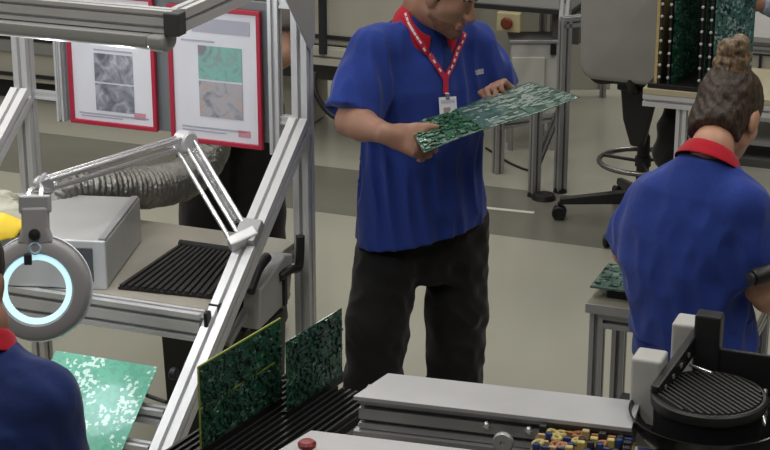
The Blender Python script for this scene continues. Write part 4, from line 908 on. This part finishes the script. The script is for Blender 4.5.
# placket and chest lettering
pl = [hit(sh, x, y, .002)[0] for x, y in ((446, 40), (446.5, 48), (447, 56), (447, 64), (446, 74))]
mb = MB(); vs = []
for p in pl: vs += [p+Vector((-.013, -.006, 0)), p+Vector((.013, .0, 0)), p+Vector((.013, .004, 0)), p+Vector((-.013, -.002, 0))]
mb.add(vs, [(0, 1, 2, 3)]+[(i*4+k, i*4+(k+1) % 4, (i+1)*4+(k+1) % 4, (i+1)*4+k) for i in range(4) for k in range(4)]+[(16, 17, 18, 19)]); mb.build('placket', BLUED, man)
lg = MB(); p, n = hit(sh, 479, 72, .0015); x = n.cross(ZZ).normalized(); x = x if x.x > 0 else -x; y = n.cross(x); y = y if y.z > 0 else -y; RL = Matrix((x, y, n)).transposed()
for k, (ww, dx_) in enumerate(((.008, -.016), (.008, -.005), (.008, .006), (.008, .016))):
    lg.box(p+x*dx_, (.0022, .016, .003), RL); lg.box(p+x*(dx_+.0055), (.0022, .016, .003), RL); lg.box(p+x*(dx_+.0028)+y*(.006*(1 if k % 2 else -1)), (.006, .003, .003), RL)
lg.build('chest_lettering', mat('white embroidery', (.62, .64, .70), .7), man)
# lanyard and badge
ln = root('badge_lanyard', hit(sh, 446, 117, .01)[0], 'red lanyard with white name badge hanging round the neck of the man', 'lanyard')
col_ = child(man, 'collar')
def hit2(px, py, off):
    a = hit(sh, px, py, off); b = hit(col_, px, py, off+.003)
    return b if (b[1].y < 0 or True) and col_bv(px, py) and b[0].y < a[0].y else a
def col_bv(px, py):
    me = col_.data; o = WORLD[col_]; bv = BVHTree.FromPolygons([v.co+o for v in me.vertices], [list(p.vertices) for p in me.polygons]); return bv.ray_cast(Vector((0, 0, CAM_H)), ray(px, py).normalized())[0] is not None
def strap(pts, wid=.008):
    P = []
    for i in range(len(pts)-1):
        for k in range(5): P.append((pts[i][0]+(pts[i+1][0]-pts[i][0])*k/5, pts[i][1]+(pts[i+1][1]-pts[i][1])*k/5))
    P.append(pts[-1]); P3 = [hit2(*p, .006) for p in P]; P3 = [(p, n if n.y < 0 else -n) for p, n in P3]; vs = []
    for i, (p, n) in enumerate(P3):
        t = (P3[min(i+1, len(P3)-1)][0]-P3[max(i-1, 0)][0]).normalized(); s_ = n.cross(t).normalized()*wid; m = n*.0015; vs += [p-s_-m, p+s_-m, p+s_+m, p-s_+m]
    N = len(P3); return MB().add(vs, [(3, 2, 1, 0)]+[(i*4+k, i*4+(k+1) % 4, (i+1)*4+(k+1) % 4, (i+1)*4+k) for i in range(N-1) for k in range(4)]+[((N-1)*4+k for k in range(4))]), P3
LAN = mat('red lanyard ribbon', (.42, .015, .045), .5); DOTW = mat('white ribbon print', (.7, .6, .62), .6)
for pts in ([(407, 14), (410, 24), (414, 32), (420, 42), (431, 58), (444, 78)], [(464, 34), (458, 48), (452, 64), (445, 78)], [(445, 78), (445, 94)]):
    mb, P3 = strap(pts, .0085); sp_ = mb.build('ribbon', LAN, ln)
    d_ = MB()
    for i in range(1, len(P3)-1, 2):
        p, n = P3[i]; t = (P3[i+1][0]-P3[i-1][0]).normalized(); d_.box(p+n*.0019, (.012, .006, .001), Matrix((t, n.cross(t), n)).transposed())
    if len(pts) > 2: d_.build('ribbon_print', DOTW, sp_)
p, n = hit(sh, 446, 96, .010); q_, n2 = hit(sh, 446, 108, .014); n = Vector((.25, -.93, .25)).normalized(); x = n.cross(ZZ).normalized(); x = x if x.x > 0 else -x; y = n.cross(x); y = y if y.z > 0 else -y; RBd = Matrix((x, y, n)).transposed(); cd = p-y*.038
MB().box(p+y*.0, (.014, .022, .006), RBd).build('badge_clip', STEEL, ln, bevel=.002)
card = MB().box(cd, (.056, .072, .002), RBd).build('badge_card', mat('white badge card', (.66, .68, .72), .3, coat=.5), ln, bevel=.001)
MB().box(cd+n*.0014+x*-.004-y*.008, (.022, .024, .001), RBd).build('badge_photo', mat('badge photo print', (.30, .25, .24), .5), card)
MB().box(cd+n*.0014+y*.022, (.044, .010, .001), RBd).build('badge_stripe', mat('badge grey print', (.42, .45, .52), .5), card)
# the board he holds: a thin panel with a slight twist
hb = root('circuit_board', V(480, 120, 5.3), 'large glinting circuit board panel held in both hands by the standing man', 'circuit board')
Cn = [V(424, 153, 5.09), V(580, 98, 5.36), V(531, 83, 5.58), V(408, 127, 5.27)]
nb = (Cn[1]-Cn[0]).cross(Cn[3]-Cn[0]).normalized(); rn = random.Random(4)
MB().quadgrid(*Cn, 40, 18, lambda a, b_: nb*(.004*math.sin(a*7+b_*2)+.006*math.sin(a*3.1))).build('board', PCB_TIN, hb, smooth=True, solid=.003)
Bq = lambda a, b_: Cn[0]*(1-a)*(1-b_)+Cn[1]*a*(1-b_)+Cn[2]*a*b_+Cn[3]*(1-a)*b_+nb*(.004*math.sin(a*7+b_*2)+.006*math.sin(a*3.1))
ex = (Cn[1]-Cn[0]).normalized(); RBo = Matrix((ex, nb.cross(ex), nb)).transposed(); mb = MB(); mb2 = MB()
for i in range(230):
    a, b_ = rn.uniform(.02, .36), rn.uniform(.04, .96); mb.box(Bq(a, b_)+nb*.003, (rn.choice((.006, .01, .016)), rn.choice((.006, .01, .008)), .006), RBo)
mb.build('components', PCB_DARK, hb)['kind'] = 'stuff'
for i in range(45):
    a, b_ = rn.uniform(.38, .97), rn.uniform(.06, .94); mb2.box(Bq(a, b_)+nb*.002, (rn.uniform(.008, .035), rn.uniform(.003, .009), .003), RBo)
for i in range(75):  # extra pale pads paint glints into this end of the board
    a, b_ = rn.uniform(.62, .97), rn.uniform(.08, .94); mb2.box(Bq(a, b_)+nb*.002, (rn.uniform(.008, .03), rn.uniform(.003, .009), .0035), RBo)
mb2.build('pads_and_glints', mat('pad and glint tin', (.40, .47, .44), .22, .5), hb)['kind'] = 'stuff'
mb = MB()
for a in (0.37, .68): mb.prism([Bq(a, 0)+nb*.002, Bq(a+.006, 0)+nb*.002, Bq(a+.006, 1)+nb*.002, Bq(a, 1)+nb*.002], nb*.001)
mb.build('score_line', mat('dark score line', (.03, .08, .06), .5), hb)
# the woman seen from behind
fw_ = Vector((.64, .77, 0)).normalized(); rw = Vector((fw_.y, -fw_.x, 0))
Jw = dict(f=fw_, r=rw, k=.93, neck=V(712, 153, 4.82), head=V(728, 117, 4.92), headR=hframe(Vector((.55, .72, -.58)), math.radians(0)),
          shR=V(742, 210, 4.70), shL=V(654, 204, 4.93), elR=V(758, 286, 4.70), elL=V(628, 252, 4.98), wrR=V(790, 320, 4.80), wrL=V(650, 262, 5.16),
          hipR=V(710, 330, 4.74), hipL=V(676, 326, 4.84), knR=V(720, 425, 4.76), knL=V(668, 415, 4.88))
for sd_n in 'RL':
    h_ = Jw['hip'+sd_n]; Jw['an'+sd_n] = Vector((h_.x, h_.y, .085)); Jw['kn'+sd_n] = Vector((h_.x, h_.y+.02, .45))
lw = []
for y_, xl, xr, dpt in ((350, 632, 758, .125), (318, 632, 752, .13), (290, 627, 748, .125), (262, 622, 744, .118), (235, 624, 752, .115), (212, 632, 752, .105), (188, 645, 748, .09), (170, 668, 738, .075), (156, 684, 730, .06)):
    p = V((xl+xr)/2, y_, 4.80); w = (xr-xl)/2*4.80/F_PX*1.055; lw.append((p.z, p.x, p.y, math.sqrt(max(w*w-(dpt*.5)**2, .002))/.86, dpt))
woman = person('person', 'woman in blue polo with bun hairstyle, seen from behind', Jw, SKIN2, BLUE, NAVY, HAIRL, lw, hem=V(690, 338, 4.8).z, sleeve=.83, h=.006, fold=.007, seed=8, hairkind='bun', arm=(.048, .044, .038, .027), sl_r=(.076, .082), thigh=(.088, .075, .05), neck_r=.050, head_s=1.08, leg_flare=.02)
collar_band(woman, Jw['neck']+Vector((-.006, -.004, -.026)), Vector((.26, .36, .88)), fw_, .063, .034, REDC, flare=.022, gap=35, squash=1.0)
tl = root('hand_tool', V(758, 276, 4.57), 'black cylindrical hand tool beside the right forearm of the woman', 'tool')
ta = V(753, 278, 4.57); tb_ = V(786, 268, 4.62); MB().rings([(ta, .020), (ta.lerp(tb_, .08), .025), (ta.lerp(tb_, .5), .024), (tb_, .018)], 24).build('tool_body', BLK, tl, smooth='auto')
MB().lathe(ta, ta-tb_, [(.012, 0), (.016, .003), (.016, .012), (.008, .014), (0, .014)], 20).build('tool_tip', SLOT, tl, smooth='auto')
# operator at the lower left, seen from behind
fo = Vector((.30, .95, 0)).normalized(); ro = Vector((fo.y, -fo.x, 0))
Jo = dict(f=fo, r=ro, k=1.0, neck=V(-21, 332, 3.74), head=V(-33, 283, 3.80), headR=hframe(Vector((.15, .9, -.35))),
          shR=V(42, 402, 3.66), shL=V(-84, 384, 3.80))
nk_ = Jo['neck']; Jo['elR'] = Jo['shR']+ro*.035-ZZ*.27+fo*.03; Jo['elL'] = Jo['shL']-ro*.03-ZZ*.27+fo*.05
Jo['wrR'] = Jo['elR']+fo*.20-ro*.16-ZZ*.03; Jo['wrL'] = Jo['elL']+fo*.23+ro*.05+ZZ*.02
hb_ = Vector((nk_.x, nk_.y, 0))-fo*.06
for sg, sd_n in ((1, 'R'), (-1, 'L')):
    Jo['hip'+sd_n] = hb_+ro*.09*sg+ZZ*.70; Jo['kn'+sd_n] = hb_+ro*.12*sg+fo*.42+ZZ*.68; Jo['an'+sd_n] = hb_+ro*.12*sg+fo*.40+ZZ*.30
zc = (Jo['shR'].z+Jo['shL'].z)/2; lo_ = [(z, hb_.x+fo.x*.03*i/6, hb_.y+fo.y*.03*i/6, w, d) for i, (z, w, d) in enumerate(((.62, .19, .15), (.75, .19, .15), (.92, .175, .135), (1.08, .185, .13), (zc-.02, .190, .115), (zc+.035, .15, .095), (zc+.075, .10, .075), (zc+.10, .075, .065)))]
oper = person('person', 'person in dark blue shirt and red collar at lower left, back to the camera', Jo, SKIN, BLUED, NAVY, HAIRB, lo_, hem=.66, sleeve=.95, long_sleeve=True, h=.007, fold=.006, seed=12, sl_r=(.080, .074), neck_r=.058)
collar_band(oper, nk_+Vector((0, 0, -.03)), Vector((.0, .25, .95)), fo, .063, .038, REDC, gap=35, squash=1.0)
CH_ANG = [.3+math.radians(72)*i for i in range(5)]
drafting_chair(hb_-fo*.0+Vector((0, .0, 0)), -fo, 'swivel stool under the seated person at lower left', seat_z=.575, back=False)
# person behind the bench, mostly hidden by the framed sheets
pb = V(232, 200, 6.75)
Jb = standing(pb.x, pb.y, Vector((.15, -1, 0)), 1.72)
Jb['elL'] = V(283, 55, 6.62); Jb['wrL'] = V(262, 66, 6.50)
Jb['elR'] = V(196, 40, 6.66); Jb['wrR'] = V(215, 66, 6.5)
person('person', 'person in black trousers standing behind the bench, hidden by the framed sheets', Jb, SKIN, GREYC, BLACKC, HAIRB, None, hem=.86, sleeve=.72, h=.009, seed=15, thigh=(.105, .085, .07), leg_flare=.03)
# person at the right edge, only a hand and cuff in view
pr_ = V(832, 40, 7.95)
Jr = standing(pr_.x, pr_.y, Vector((-1, .15, 0)), 1.74)
Jr['elL'] = V(800, 12, 7.86); Jr['wrL'] = V(760, 4, 7.80); Jr['wrR'] = Jr['elR']+Vector((-.2, 0, .02))
person('person', 'person in pale blue sleeve reaching in at the top right edge', Jr, SKIN, LBLUEC, BLACKC, HAIRB, None, hem=.88, sleeve=.9, h=.009, seed=16, long_sleeve=True)
# ------------------------------------------------------------------ light
def area(name, loc, size, power, col=(1, .97, .92), rot=(0, 0, 0)):
    l = bpy.data.lights.new(name, 'AREA'); l.shape = 'RECTANGLE'; l.size, l.size_y = size; l.energy = power; l.color = col
    o = bpy.data.objects.new(name, l); COL.objects.link(o); o.location = loc; o.rotation_euler = rot; return o
for i, y in enumerate((2.2, 5.2, 8.2, 11.2, 14.2)):
    for j, x in enumerate((-4, -.6, 2.8)):
        area('ceiling_light', (x, y, 5.1), (.35, 2.4), 50 if y < 8 else 40)
l = bpy.data.lights.new('ring_light', 'SPOT'); l.energy = 2.6; l.spot_size = 1.9; l.spot_blend = .6; l.shadow_soft_size = .09; l.color = (.8, .95, 1)
o = bpy.data.objects.new('ring_light', l); COL.objects.link(o); o.location = hc-hn*.07-ZZ*.06; tgt = B(-.30, -.93, .55); o.rotation_euler = (tgt-o.location).to_track_quat('-Z', 'Y').to_euler()
for i in range(5):
    l = bpy.data.lights.new('tube_light', 'POINT'); l.energy = 2.3; l.shadow_soft_size = .03; l.color = (.92, .96, 1)
    o = bpy.data.objects.new('tube_light', l); COL.objects.link(o); o.location = B(-1.06+.22*i, -.80, TOPZ-.12)
w = bpy.data.worlds.new('hall'); w.use_nodes = True; w.node_tree.nodes['Background'].inputs[0].default_value = (.9, .92, 1, 1); w.node_tree.nodes['Background'].inputs[1].default_value = .05; SC.world = w
cam = bpy.data.cameras.new('camera'); cam.sensor_width = 36; cam.lens = F_PX/770*36; cam.clip_end = 100
co = bpy.data.objects.new('camera', cam); COL.objects.link(co); co.location = (0, 0, CAM_H); co.rotation_euler = (math.pi/2-TH, 0, 0); SC.camera = co
SC.view_settings.view_transform = 'Standard'; SC.view_settings.look = 'None'; SC.view_settings.gamma = 1; SC.view_settings.exposure = 0
